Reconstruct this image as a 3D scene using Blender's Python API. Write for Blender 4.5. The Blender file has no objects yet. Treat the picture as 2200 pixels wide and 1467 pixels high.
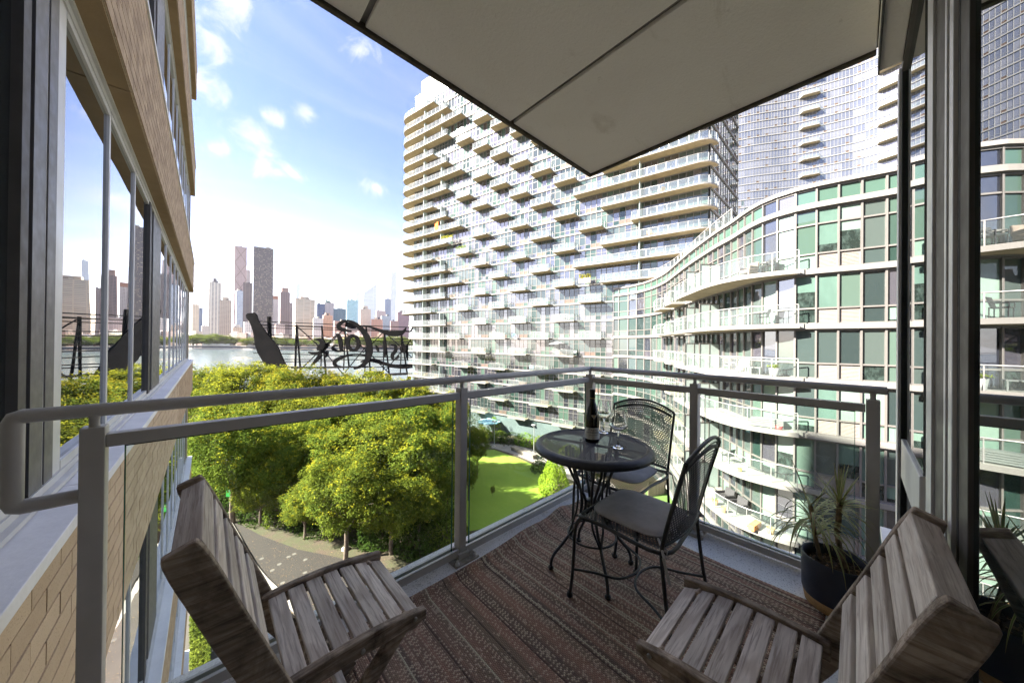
import bpy, math, random
from mathutils import Vector, Matrix
from math import sin, cos, pi, radians, sqrt, atan2, hypot

# ------------------------------------------------------------------ camera
scene = bpy.context.scene
COL = scene.collection
YAW, PIT, ROL, FPX = 0.816830, 0.0041168, 0.0099230, 694.845     # heading from +X, tilt up, roll; focal length for a 2200 px wide frame
def cam_rows():
    r = Vector((sin(YAW), -cos(YAW), 0)); f = Vector((cos(YAW), sin(YAW), 0)); d = Vector((0, 0, -1))
    d, f = d*cos(PIT) + f*sin(PIT), f*cos(PIT) - d*sin(PIT)
    r, d = r*cos(ROL) - d*sin(ROL), r*sin(ROL) + d*cos(ROL)
    return r, d, f
CR, CD, CF = cam_rows()
cd = bpy.data.cameras.new('camera'); cam = bpy.data.objects.new('camera', cd); COL.objects.link(cam)
cd.sensor_fit = 'HORIZONTAL'; cd.sensor_width = 36.0; cd.lens = FPX/2200*36.0
cd.clip_start = 0.02; cd.clip_end = 9000
cam.matrix_world = Matrix(((CR.x, -CD.x, -CF.x, 0), (CR.y, -CD.y, -CF.y, 0), (CR.z, -CD.z, -CF.z, 0), (0, 0, 0, 1)))
scene.camera = cam
scene.render.resolution_x = 1024; scene.render.resolution_y = 682

# ------------------------------------------------------------------ light
SUN_EL = radians(33); SUN_DIR = Vector((-0.855*cos(SUN_EL), 0.52*cos(SUN_EL), sin(SUN_EL))).normalized()
sl = bpy.data.lights.new('sun', 'SUN'); sl.energy = 2.0; sl.angle = radians(0.9); sl.color = (1.0, 0.93, 0.82)
so = bpy.data.objects.new('sun', sl); COL.objects.link(so)
so.rotation_euler = SUN_DIR.to_track_quat('Z', 'Y').to_euler()
world = bpy.data.worlds.new('World'); scene.world = world; world.use_nodes = True
wt = world.node_tree; wt.nodes.clear()
def wn(t, **k):
    n = wt.nodes.new(t)
    for a, b in k.items(): setattr(n, a, b)
    return n
def wl(a, b): wt.links.new(a, b)
wo = wn('ShaderNodeOutputWorld'); bg = wn('ShaderNodeBackground'); bg.inputs['Strength'].default_value = 0.088
sky = wn('ShaderNodeTexSky', sky_type='NISHITA'); sky.sun_disc = False
sky.sun_elevation = SUN_EL; sky.sun_rotation = atan2(SUN_DIR.x, SUN_DIR.y)
sky.altitude = 10; sky.air_density = 1.0; sky.dust_density = 0.6; sky.ozone_density = 2.4
tc = wn('ShaderNodeTexCoord')
def wmath(op, a, b=None, c=None, clamp=False):
    n = wn('ShaderNodeMath', operation=op); n.use_clamp = clamp
    for i, v in enumerate((a, b, c)):
        if v is None: continue
        if isinstance(v, (int, float)): n.inputs[i].default_value = v
        else: wl(v, n.inputs[i])
    return n.outputs[0]
sep = wn('ShaderNodeSeparateXYZ'); wl(tc.outputs['Generated'], sep.inputs[0])
zz = wmath('MAXIMUM', sep.outputs[2], 0.0)
den = wmath('ADD', zz, 0.12)
comb = wn('ShaderNodeCombineXYZ'); wl(wmath('DIVIDE', sep.outputs[0], den), comb.inputs[0]); wl(wmath('DIVIDE', sep.outputs[1], den), comb.inputs[1])
def wnoise(vec, sc, det, rough, dist=0.0, off=(0, 0, 0), stretch=(1, 1, 1)):
    mp = wn('ShaderNodeMapping'); wl(vec, mp.inputs[0]); mp.inputs['Location'].default_value = off; mp.inputs['Scale'].default_value = stretch
    n = wn('ShaderNodeTexNoise'); wl(mp.outputs[0], n.inputs['Vector'])
    n.inputs['Scale'].default_value = sc; n.inputs['Detail'].default_value = det; n.inputs['Roughness'].default_value = rough; n.inputs['Distortion'].default_value = dist
    return n.outputs[0]
def wramp(v, a, b):
    n = wn('ShaderNodeMapRange'); n.interpolation_type = 'SMOOTHSTEP'; wl(v, n.inputs[0]); n.inputs[1].default_value = a; n.inputs[2].default_value = b
    return n.outputs[0]
def blob(px, py, r, el=1.0):
    # a cumulus: soft spot round one compass direction and height, broken up by the noise below
    d = ray_dir(px, py); n = wn('ShaderNodeVectorMath', operation='SUBTRACT'); wl(tc.outputs['Generated'], n.inputs[0]); n.inputs[1].default_value = d
    m_ = wn('ShaderNodeVectorMath', operation='MULTIPLY'); wl(n.outputs[0], m_.inputs[0]); m_.inputs[1].default_value = (1, 1, el)
    L = wn('ShaderNodeVectorMath', operation='LENGTH'); wl(m_.outputs[0], L.inputs[0])
    return wmath('SUBTRACT', 1.0, wmath('DIVIDE', L.outputs['Value'], r), clamp=True)
def ray_dir(px, py):
    d = CR*((px-1100)/FPX)+CD*((py-733.5)/FPX)+CF; return tuple(d.normalized())
spots = None
for px, py, r, e in ((545, 298, 0.075, 1.6), (468, 322, 0.05, 1.7), (600, 372, 0.09, 2.4), (655, 245, 0.05, 1.5), (595, 255, 0.035, 1.3), (775, 108, 0.055, 1.3), (450, 85, 0.065, 1.2), (437, 190, 0.055, 1.2), (810, 402, 0.07, 2.0), (610, 498, 0.09, 2.2), (505, 10, 0.055, 1.1), (1500, -400, 0.3, 1), (2600, 100, 0.3, 1.5), (-900, 200, 0.25, 1.5), (-2500, 300, 0.3, 1.4)):
    b_ = blob(px, py, r, e); spots = b_ if spots is None else wmath('MAXIMUM', spots, b_)
rag = wnoise(tc.outputs['Generated'], 13.0, 9, 0.66, 0.7, (2.1, 0.4, 1.0))
puffs = wramp(wmath('ADD', spots, wmath('MULTIPLY', wmath('SUBTRACT', rag, 0.5), 3.0)), 0.25, 1.35)
puffs = wmath('MULTIPLY', puffs, wramp(spots, 0.0, 0.25))
wisps = wramp(wnoise(comb.outputs[0], 1.3, 6, 0.6, 0.8, (1.1, 5.2, 0), (0.55, 1.7, 1)), 0.47, 0.85)
veil = wramp(wnoise(comb.outputs[0], 0.55, 4, 0.55, 0.4, (0.3, 9.2, 0), (0.7, 1.3, 1)), 0.36, 0.70)
low = wmath('POWER', wmath('SUBTRACT', 1.0, zz), 6.5)
cover = wmath('MAXIMUM', 0.0, wmath('MAXIMUM', 0.0, wmath('MULTIPLY', low, wmath('ADD', wmath('MULTIPLY', veil, 0.50), 0.45))), clamp=True)
mix = wn('ShaderNodeMixRGB'); wl(cover, mix.inputs[0]); tint = wn('ShaderNodeMixRGB', blend_type='MULTIPLY'); tint.inputs[0].default_value = 1.0; wl(sky.outputs[0], tint.inputs[1]); tint.inputs[2].default_value = (0.172, 0.162, 0.197, 1); cm = wn('ShaderNodeMixRGB'); wl(wmath('MAXIMUM', wmath('MULTIPLY', puffs, 0.95), wmath('MULTIPLY', wisps, 0.38)), cm.inputs[0]); wl(tint.outputs[0], cm.inputs[1]); cm.inputs[2].default_value = (0.70, 0.70, 0.715, 1); wl(cm.outputs[0], mix.inputs[1]); mix.inputs[2].default_value = (2.3, 2.25, 2.2, 1)
wl(mix.outputs[0], bg.inputs[0]); wl(bg.outputs[0], wo.inputs[0])
scene.view_settings.view_transform = 'Standard'; scene.view_settings.look = 'None'
scene.view_settings.exposure = 4.4; scene.view_settings.gamma = 1.0; scene.view_settings.use_curve_mapping = False
try:
    scene.cycles.max_bounces = 10; scene.cycles.transparent_max_bounces = 24; scene.cycles.glossy_bounces = 5; scene.cycles.transmission_bounces = 8; scene.cycles.diffuse_bounces = 6
    scene.cycles.caustics_reflective = True; scene.cycles.caustics_refractive = False; scene.cycles.blur_glossy = 1.0; scene.cycles.sample_clamp_indirect = 6
except Exception: pass

# ------------------------------------------------------------------ helpers
random.seed(7)
def V(*a): return Vector(a)
def ray(px, py):
    return CR*((px-1100)/FPX) + CD*((py-733.5)/FPX) + CF
def onp(px, py, axis, val):
    d = ray(px, py); i = 'XYZ'.index(axis); return d*(val/d[i])
def far(px, depth, z):                # a point seen at photo column px, standing `depth` metres along the view, at height z
    d = ray(px, 735); d = d/(d.dot(CF)); return Vector((d.x*depth, d.y*depth, z))
def hz(px): return 729.9 + 0.00992*(px-447.5)

class MB:
    def __init__(s): s.v = []; s.f = []; s.m = []; s.s = []
    def add(s, vs, fs, mi=0, sm=False):
        o = len(s.v); s.v += [tuple(p) for p in vs]
        for f in fs: s.f.append(tuple(o+i for i in f)); s.m.append(mi); s.s.append(sm)
        return s
    def box(s, x0, x1, y0, y1, z0, z1, mi=0):
        vs = [(x, y, z) for z in (z0, z1) for y in (y0, y1) for x in (x0, x1)]
        return s.add(vs, [(0, 2, 3, 1), (4, 5, 7, 6), (0, 1, 5, 4), (2, 6, 7, 3), (0, 4, 6, 2), (1, 3, 7, 5)], mi)
    def obox(s, c, a, b, d, mi=0):      # centre and three half axes
        c, a, b, d = Vector(c), Vector(a), Vector(b), Vector(d)
        vs = [c+a*i+b*j+d*k for k in (-1, 1) for j in (-1, 1) for i in (-1, 1)]
        return s.add(vs, [(0, 2, 3, 1), (4, 5, 7, 6), (0, 1, 5, 4), (2, 6, 7, 3), (0, 4, 6, 2), (1, 3, 7, 5)], mi)
    def bar(s, p, q, w, h, mi=0, up=(0, 0, 1)):
        p, q = Vector(p), Vector(q); d = (q-p); L = d.length
        if L < 1e-6: return s
        d = d/L; u = Vector(up)
        sd = d.cross(u)
        if sd.length < 1e-4: sd = d.cross(Vector((1, 0, 0)))
        sd.normalize(); u = sd.cross(d)
        return s.obox((p+q)/2, d*(L/2), sd*(w/2), u*(h/2), mi)
    def tube(s, pts, r, n=8, closed=False, mi=0, caps=True, sm=True):
        pts = [Vector(p) for p in pts]; N = len(pts); rr = r if isinstance(r, (list, tuple)) else [r]*N
        rings = []; prev = None
        for i, p in enumerate(pts):
            if closed: t = (pts[(i+1) % N]-pts[i-1])
            elif i == 0: t = pts[1]-pts[0]
            elif i == N-1: t = pts[-1]-pts[-2]
            else: t = (pts[i+1]-pts[i]).normalized()+(pts[i]-pts[i-1]).normalized()
            t.normalize()
            if prev is None:
                a = Vector((0, 0, 1)) if abs(t.z) < 0.9 else Vector((1, 0, 0)); u = t.cross(a).normalized()
            else:
                u = prev - t*prev.dot(t)
                u = u.normalized() if u.length > 1e-5 else t.orthogonal().normalized()
            prev = u; w = t.cross(u)
            rings.append([p+(u*cos(2*pi*k/n)+w*sin(2*pi*k/n))*rr[i] for k in range(n)])
        vs = [q for R in rings for q in R]; fs = []
        M_ = N if closed else N-1
        for i in range(M_):
            for k in range(n):
                a, b = i*n+k, i*n+(k+1) % n; c, d = ((i+1) % N)*n+(k+1) % n, ((i+1) % N)*n+k
                fs.append((a, b, c, d))
        s.add(vs, fs, mi, sm)
        if caps and not closed:
            s.add(rings[0], [tuple(range(n))[::-1]], mi); s.add(rings[-1], [tuple(range(n))], mi)
        return s
    def lathe(s, prof, n=24, c=(0, 0, 0), mi=0, sm=True, capb=True, capt=True):
        vs = []; fs = []
        for r, z in prof:
            for k in range(n): vs.append((c[0]+r*cos(2*pi*k/n), c[1]+r*sin(2*pi*k/n), c[2]+z))
        for i in range(len(prof)-1):
            for k in range(n): fs.append((i*n+k, i*n+(k+1) % n, (i+1)*n+(k+1) % n, (i+1)*n+k))
        s.add(vs, fs, mi, sm)
        if capb and prof[0][0] > 1e-6: s.add(vs[:n], [tuple(range(n))[::-1]], mi)
        if capt and prof[-1][0] > 1e-6: s.add(vs[-n:], [tuple(range(n))], mi)
        return s
    def prism(s, poly, z0, z1, mi=0, mside=None):
        n = len(poly); ar = sum(poly[i][0]*poly[(i+1) % n][1]-poly[(i+1) % n][0]*poly[i][1] for i in range(n))
        if ar < 0: poly = poly[::-1]
        vs = [(p[0], p[1], z0) for p in poly]+[(p[0], p[1], z1) for p in poly]
        s.add(vs, [tuple(range(n))[::-1], tuple(range(n, 2*n))], mi)
        s.add(vs, [(i, (i+1) % n, n+(i+1) % n, n+i) for i in range(n)], mi if mside is None else mside)
        return s
    def mesh(s, name, mats):
        me = bpy.data.meshes.new(name); me.from_pydata(s.v, [], s.f)
        for m in (mats if isinstance(mats, (list, tuple)) else [mats]): me.materials.append(m)
        me.polygons.foreach_set('material_index', s.m); me.polygons.foreach_set('use_smooth', s.s); me.update()
        return me
    def build(s, name, mats, parent=None, **k):
        if parent is not None:
            o = wloc(parent); s.v = [(x-o[0], y-o[1], z-o[2]) for x, y, z in s.v]
        return obj(name, s.mesh(name, mats), parent, **k)
WL = {}
def wloc(o): return WL.get(o.name, Vector((0, 0, 0)))
def tag(o, label=None, cat=None, group=None, kind=None):
    if label: o['label'] = label
    if cat: o['category'] = cat
    if group: o['group'] = group
    if kind: o['kind'] = kind
    return o
def obj(name, me, parent=None, label=None, cat=None, group=None, kind=None, bevel=0, seg=2):
    o = bpy.data.objects.new(name, me); COL.objects.link(o)
    if parent is not None: o.parent = parent; WL[o.name] = wloc(parent).copy()
    else: WL[o.name] = Vector((0, 0, 0))
    if bevel:
        b = o.modifiers.new('bevel', 'BEVEL'); b.width = bevel; b.segments = seg; b.limit_method = 'ANGLE'; b.harden_normals = False
    return tag(o, label, cat, group, kind)
def thing(name, loc, label, cat, group=None, rz=0.0):
    o = bpy.data.objects.new(name, None); COL.objects.link(o); o.location = loc; o.rotation_euler = (0, 0, rz)
    o.empty_display_size = 0.1; WL[o.name] = Vector(loc)
    return tag(o, label, cat, group)
def inst(name, me, parent, loc=(0, 0, 0), rz=0.0, sc=(1, 1, 1), rot=None):   # shared mesh, local placement under its parent
    o = bpy.data.objects.new(name, me); COL.objects.link(o); o.parent = parent
    o.location = loc; o.rotation_euler = rot if rot else (0, 0, rz); o.scale = sc
    return o

# ------------------------------------------------------------------ materials
def nt(name):
    m = bpy.data.materials.new(name); m.use_nodes = True; t = m.node_tree
    return m, t, t.nodes['Principled BSDF'], t.nodes['Material Output']
def nd(t, typ, **k):
    n = t.nodes.new(typ)
    for a, b in k.items(): setattr(n, a, b)
    return n
def sock(t, n, i, v):
    if isinstance(v, bpy.types.NodeSocket): t.links.new(v, n.inputs[i])
    else: n.inputs[i].default_value = v
def mth(t, op, a, b=None, c=None, clamp=False):
    n = nd(t, 'ShaderNodeMath', operation=op); n.use_clamp = clamp
    for i, v in enumerate((a, b, c)):
        if v is not None: sock(t, n, i, v)
    return n.outputs[0]
def rgb(c): return (c[0], c[1], c[2], 1.0)
def mixc(t, f, a, b, mode='MIX'):
    n = nd(t, 'ShaderNodeMixRGB', blend_type=mode)
    sock(t, n, 0, f); sock(t, n, 1, a if isinstance(a, bpy.types.NodeSocket) else rgb(a)); sock(t, n, 2, b if isinstance(b, bpy.types.NodeSocket) else rgb(b))
    return n.outputs[0]
def mapr(t, v, a, b, c=0.0, d=1.0, smooth=False):
    n = nd(t, 'ShaderNodeMapRange'); n.interpolation_type = 'SMOOTHSTEP' if smooth else 'LINEAR'
    sock(t, n, 0, v)
    for i, q in zip((1, 2, 3, 4), (a, b, c, d)): n.inputs[i].default_value = q
    return n.outputs[0]
def coords(t, kind='Object', scale=(1, 1, 1), loc=(0, 0, 0), rnd=False):
    c = nd(t, 'ShaderNodeTexCoord'); mp = nd(t, 'ShaderNodeMapping'); t.links.new(c.outputs[kind], mp.inputs[0])
    mp.inputs['Scale'].default_value = scale; mp.inputs['Location'].default_value = loc
    if rnd:
        oi = nd(t, 'ShaderNodeObjectInfo'); m = nd(t, 'ShaderNodeVectorMath', operation='MULTIPLY_ADD')
        cx = nd(t, 'ShaderNodeCombineXYZ'); r = mth(t, 'MULTIPLY', oi.outputs['Random'], 37.0)
        for i in range(3): t.links.new(r, cx.inputs[i])
        a = nd(t, 'ShaderNodeVectorMath', operation='ADD'); t.links.new(mp.outputs[0], a.inputs[0]); t.links.new(cx.outputs[0], a.inputs[1])
        return a.outputs[0]
    return mp.outputs[0]
def noise(t, vec, sc, det=4, rough=0.55, dist=0.0):
    n = nd(t, 'ShaderNodeTexNoise'); t.links.new(vec, n.inputs['Vector'])
    n.inputs['Scale'].default_value = sc; n.inputs['Detail'].default_value = det; n.inputs['Roughness'].default_value = rough; n.inputs['Distortion'].default_value = dist
    return n.outputs[0]
def bump(t, b, h, strength=0.3, dist=0.01):
    n = nd(t, 'ShaderNodeBump'); t.links.new(h, n.inputs['Height']); n.inputs['Strength'].default_value = strength; n.inputs['Distance'].default_value = dist
    t.links.new(n.outputs[0], b.inputs['Normal'])
def M(name, col, rough=0.6, metal=0.0, var=0.15, sc=6.0, bmp=0.0, bsc=60.0, col2=None, rndv=0.0, spec=0.5, coord='Object', fine=0.0):
    m, t, b, o = nt(name)
    vec = coords(t, coord)
    n1 = noise(t, vec, sc, 5, 0.6)
    c2 = col2 if col2 else tuple(max(0, x*(1-2*var)) for x in col)
    c = mixc(t, mapr(t, n1, 0.35, 0.68), col, c2)
    if fine:
        n2 = noise(t, vec, sc*14, 3, 0.6); c = mixc(t, mapr(t, n2, 0.35, 0.7, 0, fine), c, tuple(x*0.45 for x in col))
    if rndv:
        oi = nd(t, 'ShaderNodeObjectInfo'); hsv = nd(t, 'ShaderNodeHueSaturation'); t.links.new(c, hsv.inputs['Color'])
        t.links.new(mapr(t, oi.outputs['Random'], 0, 1, 1-rndv, 1+rndv), hsv.inputs['Value']); c = hsv.outputs[0]
    t.links.new(c, b.inputs['Base Color']); b.inputs['Metallic'].default_value = metal; b.inputs['Specular IOR Level'].default_value = spec
    t.links.new(mapr(t, noise(t, vec, sc*2.3, 3), 0.3, 0.7, max(0.02, rough-0.08), min(1, rough+0.1)), b.inputs['Roughness'])
    if bmp: bump(t, b, noise(t, vec, bsc, 4, 0.6), bmp, 0.01)
    return m
def schlick(t, ior, nrm=None):
    # facing-based Fresnel, the same from either side of a sheet
    lw = nd(t, 'ShaderNodeLayerWeight'); lw.inputs['Blend'].default_value = 0.5
    r0 = ((ior-1)/(ior+1))**2
    return mth(t, 'ADD', mth(t, 'MULTIPLY', mth(t, 'POWER', lw.outputs['Facing'], 5.0), 1-r0), r0, clamp=True)
def mirror_glass(name, col, ior=2.2, rough=0.01, wav=0.0, wsc=0.6, rndv=0.0, cols=None, blind=False):
    # window glass over a room too dark to see into: Fresnel mirror over a tinted body
    m, t, b, o = nt(name); t.nodes.remove(b)
    gl = nd(t, 'ShaderNodeBsdfGlossy'); gl.inputs['Roughness'].default_value = rough; gl.inputs['Color'].default_value = (0.97, 0.985, 1, 1)
    df = nd(t, 'ShaderNodeBsdfDiffuse'); fr = schlick(t, ior)
    c = rgb(col)
    if cols:
        oi = nd(t, 'ShaderNodeObjectInfo'); rp = nd(t, 'ShaderNodeValToRGB'); rp.color_ramp.interpolation = 'CONSTANT'
        while len(rp.color_ramp.elements) < len(cols): rp.color_ramp.elements.new(0.5)
        for i, q in enumerate(cols): rp.color_ramp.elements[i].position = i/len(cols); rp.color_ramp.elements[i].color = rgb(q)
        t.links.new(oi.outputs['Random'], rp.inputs[0]); c = rp.outputs[0]
    if blind:
        vec = coords(t, 'Object'); w = nd(t, 'ShaderNodeTexWave', bands_direction='X'); t.links.new(vec, w.inputs[0]); w.inputs['Scale'].default_value = 5.0; w.inputs['Distortion'].default_value = 1.5
        c = mixc(t, mapr(t, w.outputs[1], 0, 1, 0, 0.25), c if isinstance(c, bpy.types.NodeSocket) else col, tuple(x*0.5 for x in col))
    sock(t, df, 'Color', c)
    if wav:
        bp = nd(t, 'ShaderNodeBump'); bp.inputs['Strength'].default_value = wav; bp.inputs['Distance'].default_value = 0.088
        t.links.new(noise(t, coords(t, 'Object', rnd=True), wsc, 2, 0.4), bp.inputs['Height']); t.links.new(bp.outputs[0], gl.inputs['Normal'])
    ms = nd(t, 'ShaderNodeMixShader'); t.links.new(fr, ms.inputs[0]); t.links.new(df.outputs[0], ms.inputs[1]); t.links.new(gl.outputs[0], ms.inputs[2])
    t.links.new(ms.outputs[0], o.inputs[0]); return m
def blind_glass(name, blind, room, ior=1.75, zmax=2.6):
    # window with a blind drawn to its own height over a dim room, under a mirror coat
    m, t, b, o = nt(name); t.nodes.remove(b)
    gl = nd(t, 'ShaderNodeBsdfGlossy'); gl.inputs['Roughness'].default_value = 0.004
    oi = nd(t, 'ShaderNodeObjectInfo'); vec = coords(t, 'Object'); s = nd(t, 'ShaderNodeSeparateXYZ'); t.links.new(vec, s.inputs[0])
    wv = nd(t, 'ShaderNodeTexWave', bands_direction='X'); t.links.new(vec, wv.inputs[0]); wv.inputs['Scale'].default_value = 6.0; wv.inputs['Distortion'].default_value = 1.2
    h = mapr(t, oi.outputs['Random'], 0, 1, -1.2, zmax*0.85)
    c = mixc(t, mapr(t, wv.outputs[1], 0, 1, 0, 0.3), blind, tuple(0.55*q for q in blind))
    c = mixc(t, mapr(t, noise(t, coords(t, 'Object', (1.3, 1, 0.8), rnd=True), 1.2, 3), 0.4, 0.7, 0, 0.35), c, tuple(0.5*q for q in blind))
    rm = mixc(t, mapr(t, noise(t, coords(t, 'Object', (3, 1, 2), rnd=True), 1.5, 3), 0.45, 0.7), room, tuple(3.0*q for q in room))
    c = mixc(t, mth(t, 'GREATER_THAN', s.outputs[2], h), rm, c)
    df = nd(t, 'ShaderNodeBsdfDiffuse'); t.links.new(c, df.inputs['Color'])
    bp = nd(t, 'ShaderNodeBump'); bp.inputs['Strength'].default_value = 0.06; bp.inputs['Distance'].default_value = 0.05
    t.links.new(noise(t, coords(t, 'Object', rnd=True), 0.6, 2, 0.4), bp.inputs['Height']); t.links.new(bp.outputs[0], gl.inputs['Normal'])
    ms = nd(t, 'ShaderNodeMixShader'); t.links.new(schlick(t, ior), ms.inputs[0]); t.links.new(df.outputs[0], ms.inputs[1]); t.links.new(gl.outputs[0], ms.inputs[2]); t.links.new(ms.outputs[0], o.inputs[0]); return m
def thin_glass(name, tint=(0.93, 0.97, 0.95), ior=1.45, rough=0.0, frost=0.0):
    m, t, b, o = nt(name); t.nodes.remove(b)
    gl = nd(t, 'ShaderNodeBsdfGlossy'); gl.inputs['Roughness'].default_value = rough
    tr = nd(t, 'ShaderNodeBsdfTransparent'); tr.inputs['Color'].default_value = rgb(tint); fr = schlick(t, ior)
    ms = nd(t, 'ShaderNodeMixShader'); t.links.new(fr, ms.inputs[0]); t.links.new(tr.outputs[0], ms.inputs[1]); t.links.new(gl.outputs[0], ms.inputs[2]); out = ms.outputs[0]
    if frost:
        df = nd(t, 'ShaderNodeBsdfDiffuse'); df.inputs['Color'].default_value = (0.42, 0.47, 0.46, 1); m2 = nd(t, 'ShaderNodeMixShader'); m2.inputs[0].default_value = frost
        t.links.new(out, m2.inputs[1]); t.links.new(df.outputs[0], m2.inputs[2]); out = m2.outputs[0]
    t.links.new(out, o.inputs[0]); return m
def wood(name, axis, light=(0.36, 0.31, 0.27), dark=(0.17, 0.135, 0.11), stain=0.0):
    m, t, b, o = nt(name)
    sc = [48, 48, 48]; sc['XYZ'.index(axis)] = 2.2
    vec = coords(t, 'Object', tuple(sc), rnd=True); fine = noise(t, vec, 3.0, 6, 0.65, 0.5)
    sc2 = [14, 14, 14]; sc2['XYZ'.index(axis)] = 1.6
    big = noise(t, coords(t, 'Object', tuple(sc2), rnd=True), 1.6, 4, 0.6, 1.2)
    wv = nd(t, 'ShaderNodeTexWave', wave_type='RINGS'); t.links.new(coords(t, 'Object', tuple(0.55*q for q in sc2), rnd=True), wv.inputs[0])
    wv.inputs['Scale'].default_value = 2.2; wv.inputs['Distortion'].default_value = 9; wv.inputs['Detail'].default_value = 3
    c = mixc(t, mapr(t, big, 0.3, 0.72), light, tuple(0.72*x for x in light))
    c = mixc(t, mapr(t, wv.outputs[1], 0.55, 0.95, 0, 0.55), c, dark)
    c = mixc(t, mapr(t, fine, 0.48, 0.66, 0, 0.95), c, tuple(0.8*x for x in dark))
    oi = nd(t, 'ShaderNodeObjectInfo'); hsv = nd(t, 'ShaderNodeHueSaturation'); t.links.new(c, hsv.inputs['Color']); t.links.new(mapr(t, oi.outputs['Random'], 0, 1, 0.82, 1.16), hsv.inputs['Value']); c = hsv.outputs[0]
    if stain:
        st = noise(t, coords(t, 'Object', (7, 7, 7)), 1.5, 6, 0.7, 0.6); c = mixc(t, mapr(t, st, 0.40, 0.66, 0, stain), c, (0.035, 0.02, 0.012))
    t.links.new(c, b.inputs['Base Color']); b.inputs['Roughness'].default_value = 0.82; b.inputs['Specular IOR Level'].default_value = 0.25
    bump(t, b, mth(t, 'ADD', fine, mth(t, 'MULTIPLY', wv.outputs[1], 0.4)), 0.35, 0.004)
    return m
def grid_facade(name, wall, win, px=3.2, pz=3.3, dx=0.55, dz=0.5, rough=0.5, lit=None, var=0.5, wspec=0.6):
    # far facade whose windows are too small to pick apart: a grid of window cells
    m, t, b, o = nt(name)
    c = nd(t, 'ShaderNodeTexCoord'); s = nd(t, 'ShaderNodeSeparateXYZ'); t.links.new(c.outputs['Object'], s.inputs[0])
    u = mth(t, 'DIVIDE', mth(t, 'ADD', s.outputs[0], s.outputs[1]), px); w = mth(t, 'DIVIDE', s.outputs[2], pz)
    fu = mth(t, 'FRACT', u); fw = mth(t, 'FRACT', w)
    mk = mth(t, 'MULTIPLY', mth(t, 'LESS_THAN', fu, dx), mth(t, 'LESS_THAN', fw, dz))
    cell = nd(t, 'ShaderNodeCombineXYZ'); t.links.new(mth(t, 'FLOOR', u), cell.inputs[0]); t.links.new(mth(t, 'FLOOR', w), cell.inputs[1])
    wn_ = nd(t, 'ShaderNodeTexWhiteNoise'); t.links.new(cell.outputs[0], wn_.inputs[0])
    wc = mixc(t, mth(t, 'MULTIPLY', wn_.outputs[0], var), win, tuple(0.4*q for q in win))
    if lit: wc = mixc(t, mth(t, 'GREATER_THAN', wn_.outputs[0], 0.72), wc, lit)
    wl_ = mixc(t, mapr(t, noise(t, c.outputs['Object'], 0.05, 3), 0.3, 0.7, 0, 0.35), wall, tuple(0.7*q for q in wall))
    t.links.new(mixc(t, mk, wl_, wc), b.inputs['Base Color'])
    t.links.new(mapr(t, mk, 0, 1, 0.85, rough), b.inputs['Roughness']); b.inputs['Specular IOR Level'].default_value = wspec
    return m
# ================================================================== shared materials
m_rail = M('painted rail metal', (0.50, 0.475, 0.445), 0.45, 0.0, 0.06, 9, 0.12, 700, spec=0.6)
m_steel = M('brushed aluminium', (0.62, 0.62, 0.63), 0.38, 0.25, 0.06, 5, 0.05, 300)
m_alu_dark = M('dark bronze aluminium', (0.085, 0.077, 0.071), 0.55, 0.0, 0.1, 6, 0.05, 300, spec=0.2)
m_alu_grey = M('grey aluminium', (0.27, 0.265, 0.26), 0.42, 0.4, 0.08, 6, 0.05, 300)
m_black = M('black gasket', (0.012, 0.012, 0.013), 0.6, 0, 0.1)
m_white_alu = M('pale window frame', (0.62, 0.61, 0.60), 0.42, 0.1, 0.08, 4, 0.04, 200)
m_glass_rail = thin_glass('railing glass', (0.93, 0.965, 0.945), 1.4)
m_glass_edge = M('green glass edge', (0.05, 0.16, 0.12), 0.15, 0, 0.1)
m_door_glass = mirror_glass('dark door glass', (0.010, 0.018, 0.016), 2.1, 0.004)
def soffit_mat():
    m, t, b, o = nt('painted concrete soffit'); vec = coords(t, 'Object')
    c = mixc(t, mapr(t, noise(t, vec, 1.1, 6, 0.6, 0.6), 0.35, 0.7), (0.87, 0.835, 0.78), (0.80, 0.76, 0.70))
    c = mixc(t, mapr(t, noise(t, coords(t, 'Object', (1, 3.5, 1), (4, 1, 0)), 1.4, 7, 0.7, 1.0), 0.60, 0.72, 0, 0.45), c, (0.60, 0.55, 0.47))
    c = mixc(t, mapr(t, noise(t, vec, 11, 6, 0.75), 0.66, 0.74, 0, 0.5), c, (0.42, 0.39, 0.34)); c = mixc(t, mapr(t, noise(t, vec, 160, 3), 0.6, 0.7, 0, 0.25), c, (0.5, 0.47, 0.42))
    t.links.new(c, b.inputs['Base Color']); b.inputs['Roughness'].default_value = 0.9; bump(t, b, noise(t, vec, 60, 6, 0.65), 0.35, 0.006); return m
m_soffit = soffit_mat()
m_joint = M('joint sealant', (0.30, 0.285, 0.26), 0.9, 0, 0.1)
m_drip = M('dark drip edge', (0.10, 0.085, 0.06), 0.8, 0, 0.2, 20, 0.3, 120)
m_galv = M('weathered plate', (0.42, 0.40, 0.37), 0.6, 0.2, 0.3, 20, 0.3, 90, col2=(0.2, 0.17, 0.13))
m_blackmetal = M('black wrought iron', (0.038, 0.038, 0.04), 0.42, 0.0, 0.2, 30, 0.12, 500, spec=0.6)

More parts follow.
